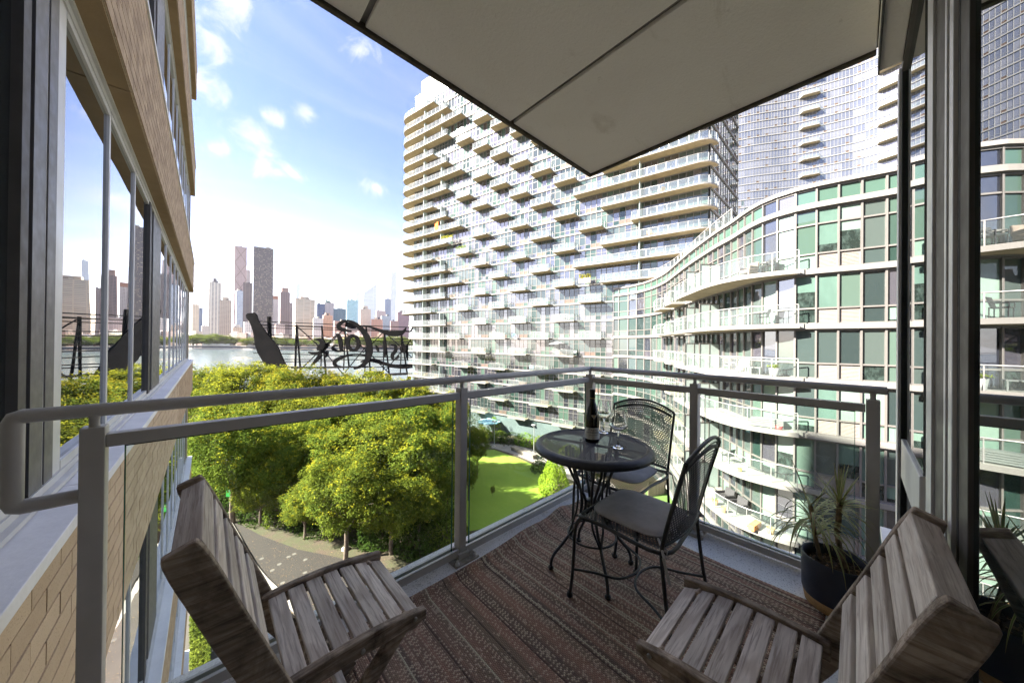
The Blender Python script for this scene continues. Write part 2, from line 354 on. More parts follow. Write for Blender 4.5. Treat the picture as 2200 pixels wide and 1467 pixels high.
# balcony floor: pale painted concrete with grime along the rug
def floor_mat():
    m, t, b, o = nt('painted concrete floor'); vec = coords(t, 'Object')
    c = mixc(t, mapr(t, noise(t, vec, 2.2, 5), 0.35, 0.7), (0.85, 0.84, 0.83), (0.74, 0.73, 0.725))
    c = mixc(t, mapr(t, noise(t, vec, 130, 4, 0.7), 0.54, 0.66, 0, 0.75), c, (0.16, 0.15, 0.14))
    c = mixc(t, mapr(t, noise(t, vec, 5.5, 6, 0.7, 0.4), 0.60, 0.70, 0, 0.6), c, (0.15, 0.13, 0.085))
    t.links.new(c, b.inputs['Base Color']); b.inputs['Roughness'].default_value = 0.85
    bump(t, b, noise(t, vec, 90, 5, 0.6), 0.35, 0.004); return m
m_floor = floor_mat()

FZ = -1.20
# ------------------------------------------------------------------ balcony slab with raised kerb
def slab():
    mb = MB(); X0, X1, Y0, Y1 = -0.40, 2.43, -0.16, 1.62
    def hh(x, y):
        d = max((x-2.17)/0.07, (y-1.35)/0.05)
        d = min(1, max(0, d)); return 0.022*d*d*(3-2*d)
    nx, ny = 60, 44
    vs = []; fs = []
    for j in range(ny+1):
        for i in range(nx+1):
            x = X0+(X1-X0)*i/nx; y = Y0+(Y1-Y0)*j/ny; vs.append((x, y, FZ+hh(x, y)))
    for j in range(ny):
        for i in range(nx): a = j*(nx+1)+i; fs.append((a, a+1, a+nx+2, a+nx+1))
    mb.add(vs, fs, 0, True)
    mb.box(X0, X1, Y0, Y1, FZ-0.26, FZ-0.012)
    return mb.build('balcony_floor', m_floor, kind='structure')
slab()

# ------------------------------------------------------------------ ceiling: the slab above, in cast panels with recessed joints
ceil = MB().box(-0.40, 2.31, -0.16, 1.53, 1.42, 1.68).build('balcony_ceiling', m_joint, kind='structure')
for a, b in ((-0.40, 0.470), (0.496, 1.380), (1.408, 2.283)):
    MB().box(a, b, -0.060, 1.505, 1.398, 1.4185).build('ceiling_panel', m_soffit, ceil, bevel=0.004)
MB().box(-0.40, 2.312, 1.507, 1.532, 1.385, 1.4185).box(2.286, 2.312, -0.06, 1.505, 1.385, 1.4185).build('drip_edge', m_drip, ceil, bevel=0.004)

# ------------------------------------------------------------------ railing
RL = thing('balcony_railing', (1.0, 1.49, FZ), 'grey metal balcony railing with round handrail and clear glass panels', 'railing')
def posts():
    P = [(-0.258, -0.212, 1.467, 1.522), (1.003, 1.046, 1.467, 1.520), (2.252, 2.298, 1.452, 1.515), (2.257, 2.312, 0.686, 0.733), (2.257, 2.312, -0.077, -0.032)]
    for x0, x1, y0, y1 in P:
        p = MB().box(x0, x1, y0, y1, FZ, -0.251).build('post', m_rail, RL, bevel=0.002)
        MB().box(x0-0.012, x1+0.012, y0-0.012, y1+0.012, FZ+0.012, FZ+0.058).build('base_sleeve', m_rail, p, bevel=0.003)
        MB().box(x0-0.055, x1+0.055, y0-0.05, y1+0.05, FZ+0.004, FZ+0.012+0.018).build('base_plate', m_galv, p, bevel=0.004)
        for sx in (-1, 1):
            cx = (x0+x1)/2+sx*0.058; cy = y0-0.036
            MB().lathe([(0.012, 0), (0.012, 0.008), (0.006, 0.009), (0.006, 0.022), (0.003, 0.024)], 8, (cx, cy, FZ+0.030)).build('anchor_bolt', m_steel, p)
        cx, cy = (x0+x1)/2, 1.492 if y0 > 1 else (y0+y1)/2
        if x0 > 2.2: cx = 2.283
        MB().lathe([(0.011, 0), (0.010, 0.012), (0.011, 0.026), (0.017, 0.034)], 10, (cx, cy, -0.2505)).build('rail_stub', m_rail, p)
posts()
R_ = 0.0188; HZ = -0.2045
pts = [(2.283, -0.098, HZ), (2.283, 0.6, HZ), (2.283, 1.480, HZ), (2.281, 1.490, HZ), (2.271, 1.492, HZ), (1.0, 1.492, HZ), (-0.350, 1.492, HZ), (-0.362, 1.492, HZ-0.004), (-0.366, 1.492, HZ-0.016), (-0.366, 1.492, -0.425), (-0.362, 1.492, -0.437), (-0.350, 1.492, -0.441), (-0.259, 1.492, -0.441)]
MB().tube(pts, R_, 18).build('handrail', m_rail, RL)
def rails():
    segs = [('X', -0.211, 1.0015, 1.492), ('X', 1.0475, 2.2505, 1.492), ('Y', 0.7345, 1.4505, 2.283), ('Y', -0.0305, 0.6845, 2.283)]
    for ax, a, b, c in segs:
        def bx(mb, lo, hi, off0, off1, z0, z1, mi=0):
            if ax == 'X': mb.box(lo, hi, c+off0, c+off1, z0, z1, mi)
            else: mb.box(c+off0, c+off1, lo, hi, z0, z1, mi)
        m = MB(); bx(m, a, b, -0.021, 0.021, -0.311, -0.274); m.build('upper_rail', m_rail, RL, bevel=0.002)
        m = MB(); bx(m, a, b, -0.024, -0.009, -1.160, -1.122); bx(m, a, b, 0.011, 0.024, -1.160, -1.122); bx(m, a, b, -0.0085, 0.0105, -1.159, -1.145); m.build('lower_rail', m_rail, RL, bevel=0.0015)
        g = 0.034
        m = MB(); bx(m, a+g, b-g, -0.004, 0.004, -1.140, -0.300, 0)
        gp = m.build('glass_panel', m_glass_rail, RL)
        for e in (a+g, b-g):
            m = MB(); bx(m, e-0.0012, e+0.0012, -0.0045, 0.0045, -1.14, -0.30); m.build('glass_edge', m_glass_edge, gp)
        m = MB(); bx(m, a+g, b-g, -0.009, 0.009, -0.3165, -0.3115); m.build('gasket', m_black, RL)
rails()

# ------------------------------------------------------------------ glazed wall on the right
WW = thing('window_wall', (1.5, -0.16, FZ), 'tall glazed door wall in aluminium frames beside the potted plant', 'window wall')
GY = -0.158
def wx(px, y=GY): return onp(px, 735, 'Y', y).x
def stile(name, x0, x1, y0, y1, m, z0=FZ, z1=1.30): return MB().box(x0, x1, y0, y1, z0, z1).build(name, m, WW, bevel=0.0015)
stile('corner_mullion', 2.345, 2.425, -0.205, -0.132, m_steel)
stile('mullion_gasket', 2.325, 2.3445, -0.19, -0.140, m_black)
for nm, a, b, yy, m in (('sash_stile', 1990, 2001, -0.140, m_steel), ('sash_stile', 2001, 2027, -0.146, m_alu_dark), ('track_edge', 2027, 2031, -0.142, m_steel), ('track_groove', 2031, 2037, -0.156, m_black), ('track_edge', 2037, 2045, -0.143, m_steel), ('door_stile', 2045, 2060, -0.150, m_black), ('door_stile', 2060, 2080, -0.151, m_alu_dark)):
    stile(nm, wx(b, yy)+0.0004, wx(a, yy)-0.0004, -0.20, yy, m)
MB().box(1.70, 2.324, -0.166, -0.150, -0.420, 1.26).build('pane', m_door_glass, WW)
MB().box(1.70, 2.324, -0.166, -0.150, FZ+0.05, -0.600).build('pane', m_door_glass, WW)
MB().box(1.70, 2.324, -0.19, -0.142, -0.598, -0.422).build('transom', m_steel, WW, bevel=0.003)
MB().box(-2.2, wx(2080, -0.151)-0.001, -0.172, GY, FZ+0.03, 1.30).build('pane', m_door_glass, WW)
MB().box(-2.2, 2.43, -0.205, -0.168, FZ-0.02, FZ+0.028).build('sill_track', m_steel, WW)
hd = MB().box(-2.2, 2.235, -0.135, -0.0635, 1.262, 1.3975).build('head_casing', m_soffit, WW, bevel=0.003)
MB().box(-2.2, 2.29, -0.21, -0.136, 1.248, 1.40).build('head_track', m_alu_dark, WW, bevel=0.002)
MB().box(-2.2, 2.24, -0.068, -0.0625, 1.25, 1.31).build('head_trim', m_black, hd)
MB().box(2.32, 2.62, -0.40, -0.09, -0.985, -0.955).build('outside_sill', m_steel, WW, bevel=0.003)
MB().box(2.32, 2.60, -0.40, -0.10, -1.46, -0.986).build('sill_apron', m_alu_grey, WW, bevel=0.003)

# ------------------------------------------------------------------ home building behind the glazed wall (shades the balcony)
m_tanwall = M('tan brick wall far', (0.42, 0.33, 0.23), 0.85, 0, 0.12, 1.2, 0.2, 30)
HB = thing('home_building', (-4, -8, -18), 'tan brick apartment block behind the glazed balcony door', 'building')
MB().box(-12, 2.42, -16, -0.21, -18, 19).build('wall', m_tanwall, HB)
for k in range(-5, 6):
    if k == 0: continue
    for i in range(3):
        x0 = -11+4.4*i; z0 = -0.7+3.6*k
        w = MB().box(x0, x0+3.6, -0.207, -0.18, z0, z0+2.4).build('window', m_alu_grey, HB)
        MB().box(x0+0.1, x0+3.5, -0.179, -0.172, z0+0.1, z0+2.3).build('pane', m_door_glass, w)

# ------------------------------------------------------------------ rug
def rug_mat():
    m, t, b, o = nt('woven striped rug')
    c = nd(t, 'ShaderNodeTexCoord'); s = nd(t, 'ShaderNodeSeparateXYZ'); t.links.new(c.outputs['Object'], s.inputs[0])
    NX, NY = 142.0, 118.0
    u = mth(t, 'MULTIPLY', s.outputs[0], NX); fu = mth(t, 'FLOOR', u)
    ho = mth(t, 'MULTIPLY', mth(t, 'MODULO', mth(t, 'ABSOLUTE', fu), 2.0), 0.5)
    v = mth(t, 'ADD', mth(t, 'MULTIPLY', s.outputs[1], NY), ho); fv = mth(t, 'FLOOR', v)
    cx = nd(t, 'ShaderNodeCombineXYZ'); t.links.new(fu, cx.inputs[0]); t.links.new(fv, cx.inputs[1])
    w1 = nd(t, 'ShaderNodeTexWhiteNoise', noise_dimensions='2D'); t.links.new(cx.outputs[0], w1.inputs[0])
    w2 = nd(t, 'ShaderNodeTexWhiteNoise', noise_dimensions='1D'); t.links.new(fu, w2.inputs['W'])
    n1 = nd(t, 'ShaderNodeTexNoise', noise_dimensions='1D'); t.links.new(mth(t, 'MULTIPLY', s.outputs[0], 15.0), n1.inputs['W']); n1.inputs['Scale'].default_value = 1.0; n1.inputs['Detail'].default_value = 3
    n2 = nd(t, 'ShaderNodeTexNoise', noise_dimensions='1D'); t.links.new(mth(t, 'MULTIPLY', s.outputs[0], 9.0), n2.inputs['W']); n2.inputs['Scale'].default_value = 1.0; n2.inputs['Detail'].default_value = 2; 
    st = mapr(t, n1.outputs[0], 0.36, 0.62)
    base = mixc(t, st, (0.20, 0.135, 0.105), (0.40, 0.23, 0.165))
    base = mixc(t, mapr(t, n2.outputs[0], 0.50, 0.62, 0, 0.8), base, (0.30, 0.215, 0.15))
    alt = mth(t, 'MODULO', mth(t, 'ABSOLUTE', fv), 2.0)
    dots = mth(t, 'MULTIPLY', alt, mth(t, 'GREATER_THAN', w2.outputs[0], 0.42))
    lightp = mth(t, 'MAXIMUM', mth(t, 'MULTIPLY', dots, mth(t, 'GREATER_THAN', w1.outputs[0], 0.18)), mth(t, 'GREATER_THAN', w1.outputs[0], 0.90))
    col = mixc(t, mth(t, 'MULTIPLY', lightp, 0.85), base, mixc(t, st, (0.58, 0.45, 0.33), (0.60, 0.42, 0.31)))
    line = mth(t, 'GREATER_THAN', w2.outputs[0], 0.95); col = mixc(t, mth(t, 'MULTIPLY', line, 0.85), col, (0.62, 0.54, 0.38))
    dark = mth(t, 'LESS_THAN', w2.outputs[0], 0.06); col = mixc(t, mth(t, 'MULTIPLY', dark, 0.6), col, (0.02, 0.015, 0.013))
    a = mth(t, 'ABSOLUTE', mth(t, 'SUBTRACT', mth(t, 'FRACT', u), 0.5)); d = mth(t, 'ABSOLUTE', mth(t, 'SUBTRACT', mth(t, 'FRACT', v), 0.5))
    hgt = mth(t, 'SUBTRACT', 1.0, mth(t, 'MAXIMUM', mth(t, 'MULTIPLY', a, 1.7), mth(t, 'MULTIPLY', d, 1.9)), clamp=True)
    gap = mapr(t, hgt, 0.02, 0.30); col = mixc(t, gap, (0.022, 0.016, 0.013), col)
    t.links.new(col, b.inputs['Base Color']); b.inputs['Roughness'].default_value = 0.8; b.inputs['Specular IOR Level'].default_value = 0.2
    bump(t, b, hgt, 0.6, 0.006); return m
def rug():
    # slightly skewed rectangle, stripes across its short side, its far edge riding up on the kerb
    A, B, C, D = Vector((0.22, 0.12)), Vector((2.060, 0.093)), Vector((2.085, 1.422)), Vector((0.24, 1.392))
    n, k = 90, 64; vs = []; fs = []
    def zf(x, y):
        h = 0.006
        d = max((x-2.10)/0.06, (y-1.35)/0.05); d = min(1, max(0, d)); h += 0.022*d*d*(3-2*d)
        h += 0.030*math.exp(-((x-1.80)/0.10)**2-((y-1.43)/0.10)**2) + 0.012*math.exp(-((x-1.45)/0.12)**2-((y-1.44)/0.07)**2)
        h += 0.0012*sin(x*21+y*5)*sin(y*9)
        return FZ+h
    for layer in (0, -0.006):
        for j in range(k+1):
            for i in range(n+1):
                s, q = i/n, j/k
                p = A.lerp(B, s).lerp(D.lerp(C, s), q)
                x = p.x + 0.006*sin(q*9+s*2)*(1 if i in (0, n) else 0); y = p.y + 0.005*sin(s*11)*(1 if j in (0, k) else 0)
                vs.append((x, y, zf(x, y)+layer))
    N = (n+1)*(k+1)
    for j in range(k):
        for i in range(n):
            a = j*(n+1)+i; fs.append((a, a+1, a+n+2, a+n+1)); fs.append((N+a, N+a+n+1, N+a+n+2, N+a+1))
    for i in range(n):
        a = i; fs.append((a, N+a, N+a+1, a+1)); a = k*(n+1)+i; fs.append((a, a+1, N+a+1, N+a))
    for j in range(k):
        a = j*(n+1); b = a+n+1; fs.append((a, b, N+b, N+a)); a += n; b += n; fs.append((a, N+a, N+b, b))
    MB().add(vs, fs, 0, True).build('rug', rug_mat(), label='brown and rust striped woven outdoor rug on the balcony floor', cat='rug')
rug()
RZ = FZ+0.007

# ------------------------------------------------------------------ perforated metal
def mesh_metal(name, pitch, hole, col=(0.028, 0.028, 0.03), plane='XY', rough=0.4):
    m, t, b, o = nt(name)
    c = nd(t, 'ShaderNodeTexCoord'); s = nd(t, 'ShaderNodeSeparateXYZ'); t.links.new(c.outputs['UV'], s.inputs[0])
    u = mth(t, 'DIVIDE', s.outputs[0], pitch); v = mth(t, 'DIVIDE', s.outputs[1], pitch*0.87)
    row = mth(t, 'MULTIPLY', mth(t, 'MODULO', mth(t, 'FLOOR', v), 2.0), 0.5)
    a = mth(t, 'SUBTRACT', mth(t, 'FRACT', mth(t, 'ADD', u, row)), 0.5); d = mth(t, 'SUBTRACT', mth(t, 'FRACT', v), 0.5)
    rr = mth(t, 'SQRT', mth(t, 'ADD', mth(t, 'MULTIPLY', a, a), mth(t, 'MULTIPLY', d, d)))
    t.links.new(mth(t, 'GREATER_THAN', rr, hole), b.inputs['Alpha'])
    b.inputs['Base Color'].default_value = rgb(col); b.inputs['Roughness'].default_value = rough; b.inputs['Specular IOR Level'].default_value = 0.6
    return m
m_seatmesh = mesh_metal('perforated chair sheet', 0.0145, 0.28)
m_topmesh = mesh_metal('woven table mesh', 0.0085, 0.22, (0.055, 0.055, 0.06), rough=0.68)
def grid_sheet(fn, nu, nv, su, sv, mats, name, parent):
    # curved sheet with metric UVs
    vs = [fn(i/nu, j/nv) for j in range(nv+1) for i in range(nu+1)]
    fs = [(j*(nu+1)+i, j*(nu+1)+i+1, (j+1)*(nu+1)+i+1, (j+1)*(nu+1)+i) for j in range(nv) for i in range(nu)]
    o = MB().add(vs, fs, 0, True); me = o.mesh(name, mats)
    uv = me.uv_layers.new(name='UVMap')
    for p in me.polygons:
        for li in p.loop_indices:
            vi = me.loops[li].vertex_index; i, j = vi % (nu+1), vi//(nu+1); uv.data[li].uv = (i/nu*su+5, j/nv*sv+5)
    return obj(name, me, parent)

# ------------------------------------------------------------------ bistro table
TC = (1.508, 0.967); TZ = -0.535
T = thing('bistro_table', (TC[0], TC[1], RZ), 'round black metal mesh bistro table holding the wine bottle', 'table', rz=0)
TH = TZ-RZ
def table():
    mb = MB(); n = 56
    mb.lathe([(0.268, TH-0.001), (0.272, TH+0.004), (0.284, TH+0.004), (0.298, TH-0.004), (0.308, TH-0.017), (0.309, TH-0.030), (0.303, TH-0.034), (0.297, TH-0.022), (0.280, TH-0.010), (0.268, TH-0.006)], n, capb=False, capt=False)
    obj('rim', mb.mesh('rim', m_blackmetal), T)
    vs = [(0, 0, TH)]; fs = []
    for r in (0.09, 0.18, 0.270):
        vs += [(r*cos(2*pi*k/n), r*sin(2*pi*k/n), TH) for k in range(n)]
    fs += [(0, 1+k, 1+(k+1) % n) for k in range(n)]
    for q in range(2): fs += [(1+q*n+k, 1+(q+1)*n+k, 1+(q+1)*n+(k+1) % n, 1+q*n+(k+1) % n) for k in range(n)]
    me = MB().add(vs, fs).mesh('table_top', m_topmesh); uv = me.uv_layers.new(name='UVMap')
    for l in me.loops: v = me.vertices[l.vertex_index].co; uv.data[l.index].uv = (v.x+3, v.y+3)
    obj('table_top', me, T)
    MB_ = MB()
    for k in range(2):
        a = k*pi/2+0.3; MB_.bar((0.27*cos(a), 0.27*sin(a), TH-0.008), (-0.27*cos(a), -0.27*sin(a), TH-0.008), 0.018, 0.008)
    obj('top_brace', MB_.mesh('top_brace', m_blackmetal), T)
    prof = [(0.145, TH-0.012), (0.142, 0.60), (0.125, 0.53), (0.085, 0.45), (0.045, 0.385), (0.034, 0.34), (0.045, 0.29), (0.085, 0.225), (0.125, 0.175), (0.165, 0.125), (0.200, 0.085), (0.217, 0.05), (0.221, 0.015)]
    prof = smooth_curve([(p[0], 0, p[1]) for p in prof], 3)
    inner = smooth_curve([(0.118, 0, TH-0.012), (0.112, 0, 0.58), (0.098, 0, 0.52), (0.075, 0, 0.44), (0.068, 0, 0.36), (0.078, 0, 0.28), (0.105, 0, 0.215), (0.128, 0, 0.172)], 3)
    base = math.radians(142.8)
    for k in range(4):
        a = base+k*pi/2
        def rot(p, off=0): return (p[0]*cos(a)-off*sin(a), p[0]*sin(a)+off*cos(a), p[2])
        m1 = MB().tube([rot(p) for p in prof], 0.0078, 8)
        for off in (-0.028, 0.028): m1.tube([rot(p, off*min(1, (p[2]-0.165)/0.08)) for p in inner], 0.0058, 7)
        leg = obj('leg', m1.mesh('leg', m_blackmetal), T)
        f = (0.221*cos(a), 0.221*sin(a), 0); obj('foot', MB().lathe([(0.008, 0), (0.0145, 0.006), (0.0145, 0.014), (0.009, 0.022)], 12, f).mesh('foot', m_blackmetal), leg)
    obj('hub', MB().lathe([(0.0, 0.318), (0.03, 0.322), (0.036, 0.34), (0.03, 0.358), (0.0, 0.362)], 14).mesh('hub', m_blackmetal), T)
    obj('shelf_ring', MB().tube([(0.125*cos(q*pi/12), 0.125*sin(q*pi/12), 0.176) for q in range(24)], 0.005, 6, True).mesh('shelf_ring', m_blackmetal), T)
def smooth_curve(pts, sub=4):
    P = [Vector(p) for p in pts]; out = []
    for i in range(len(P)-1):
        p0, p1, p2, p3 = P[max(i-1, 0)], P[i], P[i+1], P[min(i+2, len(P)-1)]
        for k in range(sub):
            s = k/sub; out.append(0.5*((2*p1)+(p2-p0)*s+(2*p0-5*p1+4*p2-p3)*s*s+(3*p1-p0-3*p2+p3)*s**3))
    out.append(P[-1]); return out
table()

# ------------------------------------------------------------------ mesh chairs with cushions
m_cush = M('grey canvas cushion', (0.50, 0.475, 0.45), 0.9, 0, 0.1, 14, 0.25, 900, spec=0.15)
m_pipe = M('cushion piping', (0.42, 0.40, 0.38), 0.85, 0, 0.1, 30)
def mesh_chair(loc, rz, label, clabel):
    ch = thing('mesh_chair', loc, label, 'chair', rz=rz)
    SH = 0.40; W = 0.2
    def sheet(u, v):
        x = -0.19+0.385*u; y = (v-0.5)*2*(W-0.01); return (x, y, SH+0.004-0.012*(1-(2*v-1)**2)-(0.022*max(0, (u-0.85)/0.15)**2))
    grid_sheet(sheet, 16, 14, 0.385, 0.38, m_seatmesh, 'seat', ch)
    def back(u, v):
        z = SH+0.03+0.335*v; y = (u-0.5)*2*(W-0.012)*(1+0.03*v); b = 0.022*(1-(2*u-1)**2)
        z += 0.045*v*(1-(2*u-1)**2)
        return (-0.195-0.07*v-0.012*v*v-b, y, z)
    grid_sheet(back, 14, 14, 0.38, 0.36, m_seatmesh, 'backrest', ch)
    fr = MB()
    for s in (-1, 1):
        up = smooth_curve([(-0.185, s*W, SH+0.006), (-0.203, s*(W+0.001), SH+0.09), (-0.235, s*(W+0.003), SH+0.22), (-0.272, s*(W+0.005), SH+0.362)], 5)
        fr.tube(up, 0.0082, 8)
    top = [(-0.272-0.02*(1-q*q), q*(W+0.005), SH+0.362+0.055*(1-q*q)) for q in [i/10-1 for i in range(21)]]
    fr.tube(top, 0.0078, 8)
    low = [(-0.268-0.022*(1-q*q), q*(W-0.008), SH+0.335+0.047*(1-q*q)) for q in [i/10-1 for i in range(21)]]
    fr.tube(low, 0.0055, 6)
    bot = [(-0.195-0.022*(1-q*q), q*(W-0.008), SH+0.03) for q in [i/10-1 for i in range(21)]]
    fr.tube(bot, 0.0055, 6)
    obj('back_frame', fr.mesh('back_frame', m_blackmetal), ch)
    sf = MB(); loop = smooth_curve([(-0.19, -W, SH), (0.05, -W, SH), (0.165, -W, SH-0.002), (0.195, -W+0.03, SH-0.012), (0.205, 0, SH-0.018), (0.195, W-0.03, SH-0.012), (0.165, W, SH-0.002), (0.05, W, SH), (-0.19, W, SH), (-0.205, 0, SH), (-0.19, -W, SH)], 4)
    sf.tube(loop, 0.008, 8, True); obj('seat_frame', sf.mesh('seat_frame', m_blackmetal), ch)
    for s in (-1, 1):
        lg = smooth_curve([(0.10, s*W, SH-0.004), (0.165, s*W, SH-0.008), (0.196, s*(W+0.002), SH-0.035), (0.208, s*(W+0.004), SH-0.10), (0.214, s*(W+0.003), 0.20), (0.222, s*(W+0.004), 0.08), (0.232, s*(W+0.007), 0.012)], 4)
        l = obj('leg', MB().tube(lg, 0.0078, 8).mesh('leg', m_blackmetal), ch)
        obj('foot', MB().lathe([(0.008, 0), (0.0145, 0.006), (0.0145, 0.015), (0.009, 0.024)], 12, (0.232, s*(W+0.007), 0)).mesh('foot', m_blackmetal), l)
        lg = smooth_curve([(-0.185, s*W, SH+0.004), (-0.195, s*(W+0.001), 0.30), (-0.215, s*(W+0.002), 0.15), (-0.245, s*(W+0.004), 0.012)], 4)
        l = obj('leg', MB().tube(lg, 0.0078, 8).mesh('leg', m_blackmetal), ch)
        obj('foot', MB().lathe([(0.008, 0), (0.0145, 0.006), (0.0145, 0.015), (0.009, 0.024)], 12, (-0.245, s*(W+0.004), 0)).mesh('foot', m_blackmetal), l)
    for s in (1, -1):
        x0 = 0.216 if s > 0 else -0.222
        arc = smooth_curve([(x0, -W-0.002, 0.135), (x0*0.62, -W+0.05, 0.135), (x0*0.18, -0.10, 0.135), (0.006*s, 0, 0.135), (x0*0.18, 0.10, 0.135), (x0*0.62, W-0.05, 0.135), (x0, W+0.002, 0.135)], 5)
        obj('stretcher', MB().tube(arc, 0.0055, 7).mesh('stretcher', m_blackmetal), ch)
    # cushion: a padded square tied to the back posts
    cu = thing('seat_cushion', (loc[0], loc[1], loc[2]+SH+0.007), clabel, 'cushion', rz=rz)
    n = 20; vs = []; fs = []
    def outline(a):
        c, s = cos(a), sin(a); k = (abs(c)**5+abs(s)**5)**(-0.2); return 0.163*c*k, 0.165*s*k
    for side in (1, -1):
        for i in range(n+1):
            q = i/n
            for k in range(48):
                x, y = outline(2*pi*k/48); h = 0.020*(1-q**4)**0.5*(1+0.08*sin(7*x*20)*q)
                vs.append((x*q-0.005, y*q, 0.018+side*h*(1 if side > 0 else 0.7)+(0.0015*sin(x*q*60+y*q*31) if side > 0 else 0)))
    off = (n+1)*48
    for side in (0, 1):
        for i in range(n):
            for k in range(48):
                a = side*off+i*48+k; b = side*off+i*48+(k+1) % 48; f = (a, b, b+48, a+48); fs.append(f if side else f[::-1])
    obj('pad', MB().add(vs, fs, 0, True).mesh('pad', m_cush), cu)
    obj('piping', MB().tube([(outline(2*pi*k/48)[0]*1.012-0.005, outline(2*pi*k/48)[1]*1.012, 0.018) for k in range(48)], 0.0035, 6, True).mesh('piping', m_pipe), cu)
    for s in (-1, 1):
        tie = MB().tube([(-0.155, s*0.155, 0.016), (-0.18, s*0.185, 0.012), (-0.195, s*0.212, 0.006), (-0.205, s*0.222, -0.01)], 0.005, 6)
        tie.tube([(-0.195, s*0.212, 0.0), (-0.21, s*0.214, -0.006), (-0.203, s*0.19, 0.002), (-0.18, s*0.205, 0.008)], 0.006, 6)
        tie.add([(-0.205, s*0.216, -0.008), (-0.198, s*0.226, -0.008), (-0.226, s*0.236, -0.085), (-0.232, s*0.226, -0.088)], [(0, 1, 2, 3)])
        obj('tie', tie.mesh('tie', m_cush), cu)
mesh_chair((1.462, 0.690, RZ), pi/2, 'black mesh chair pulled out in front of the table, seen from behind', 'grey cushion on the near black mesh chair')
mesh_chair((1.862, 0.985, RZ), pi, 'black mesh chair behind the table by the railing corner', 'grey cushion on the black mesh chair behind the table')

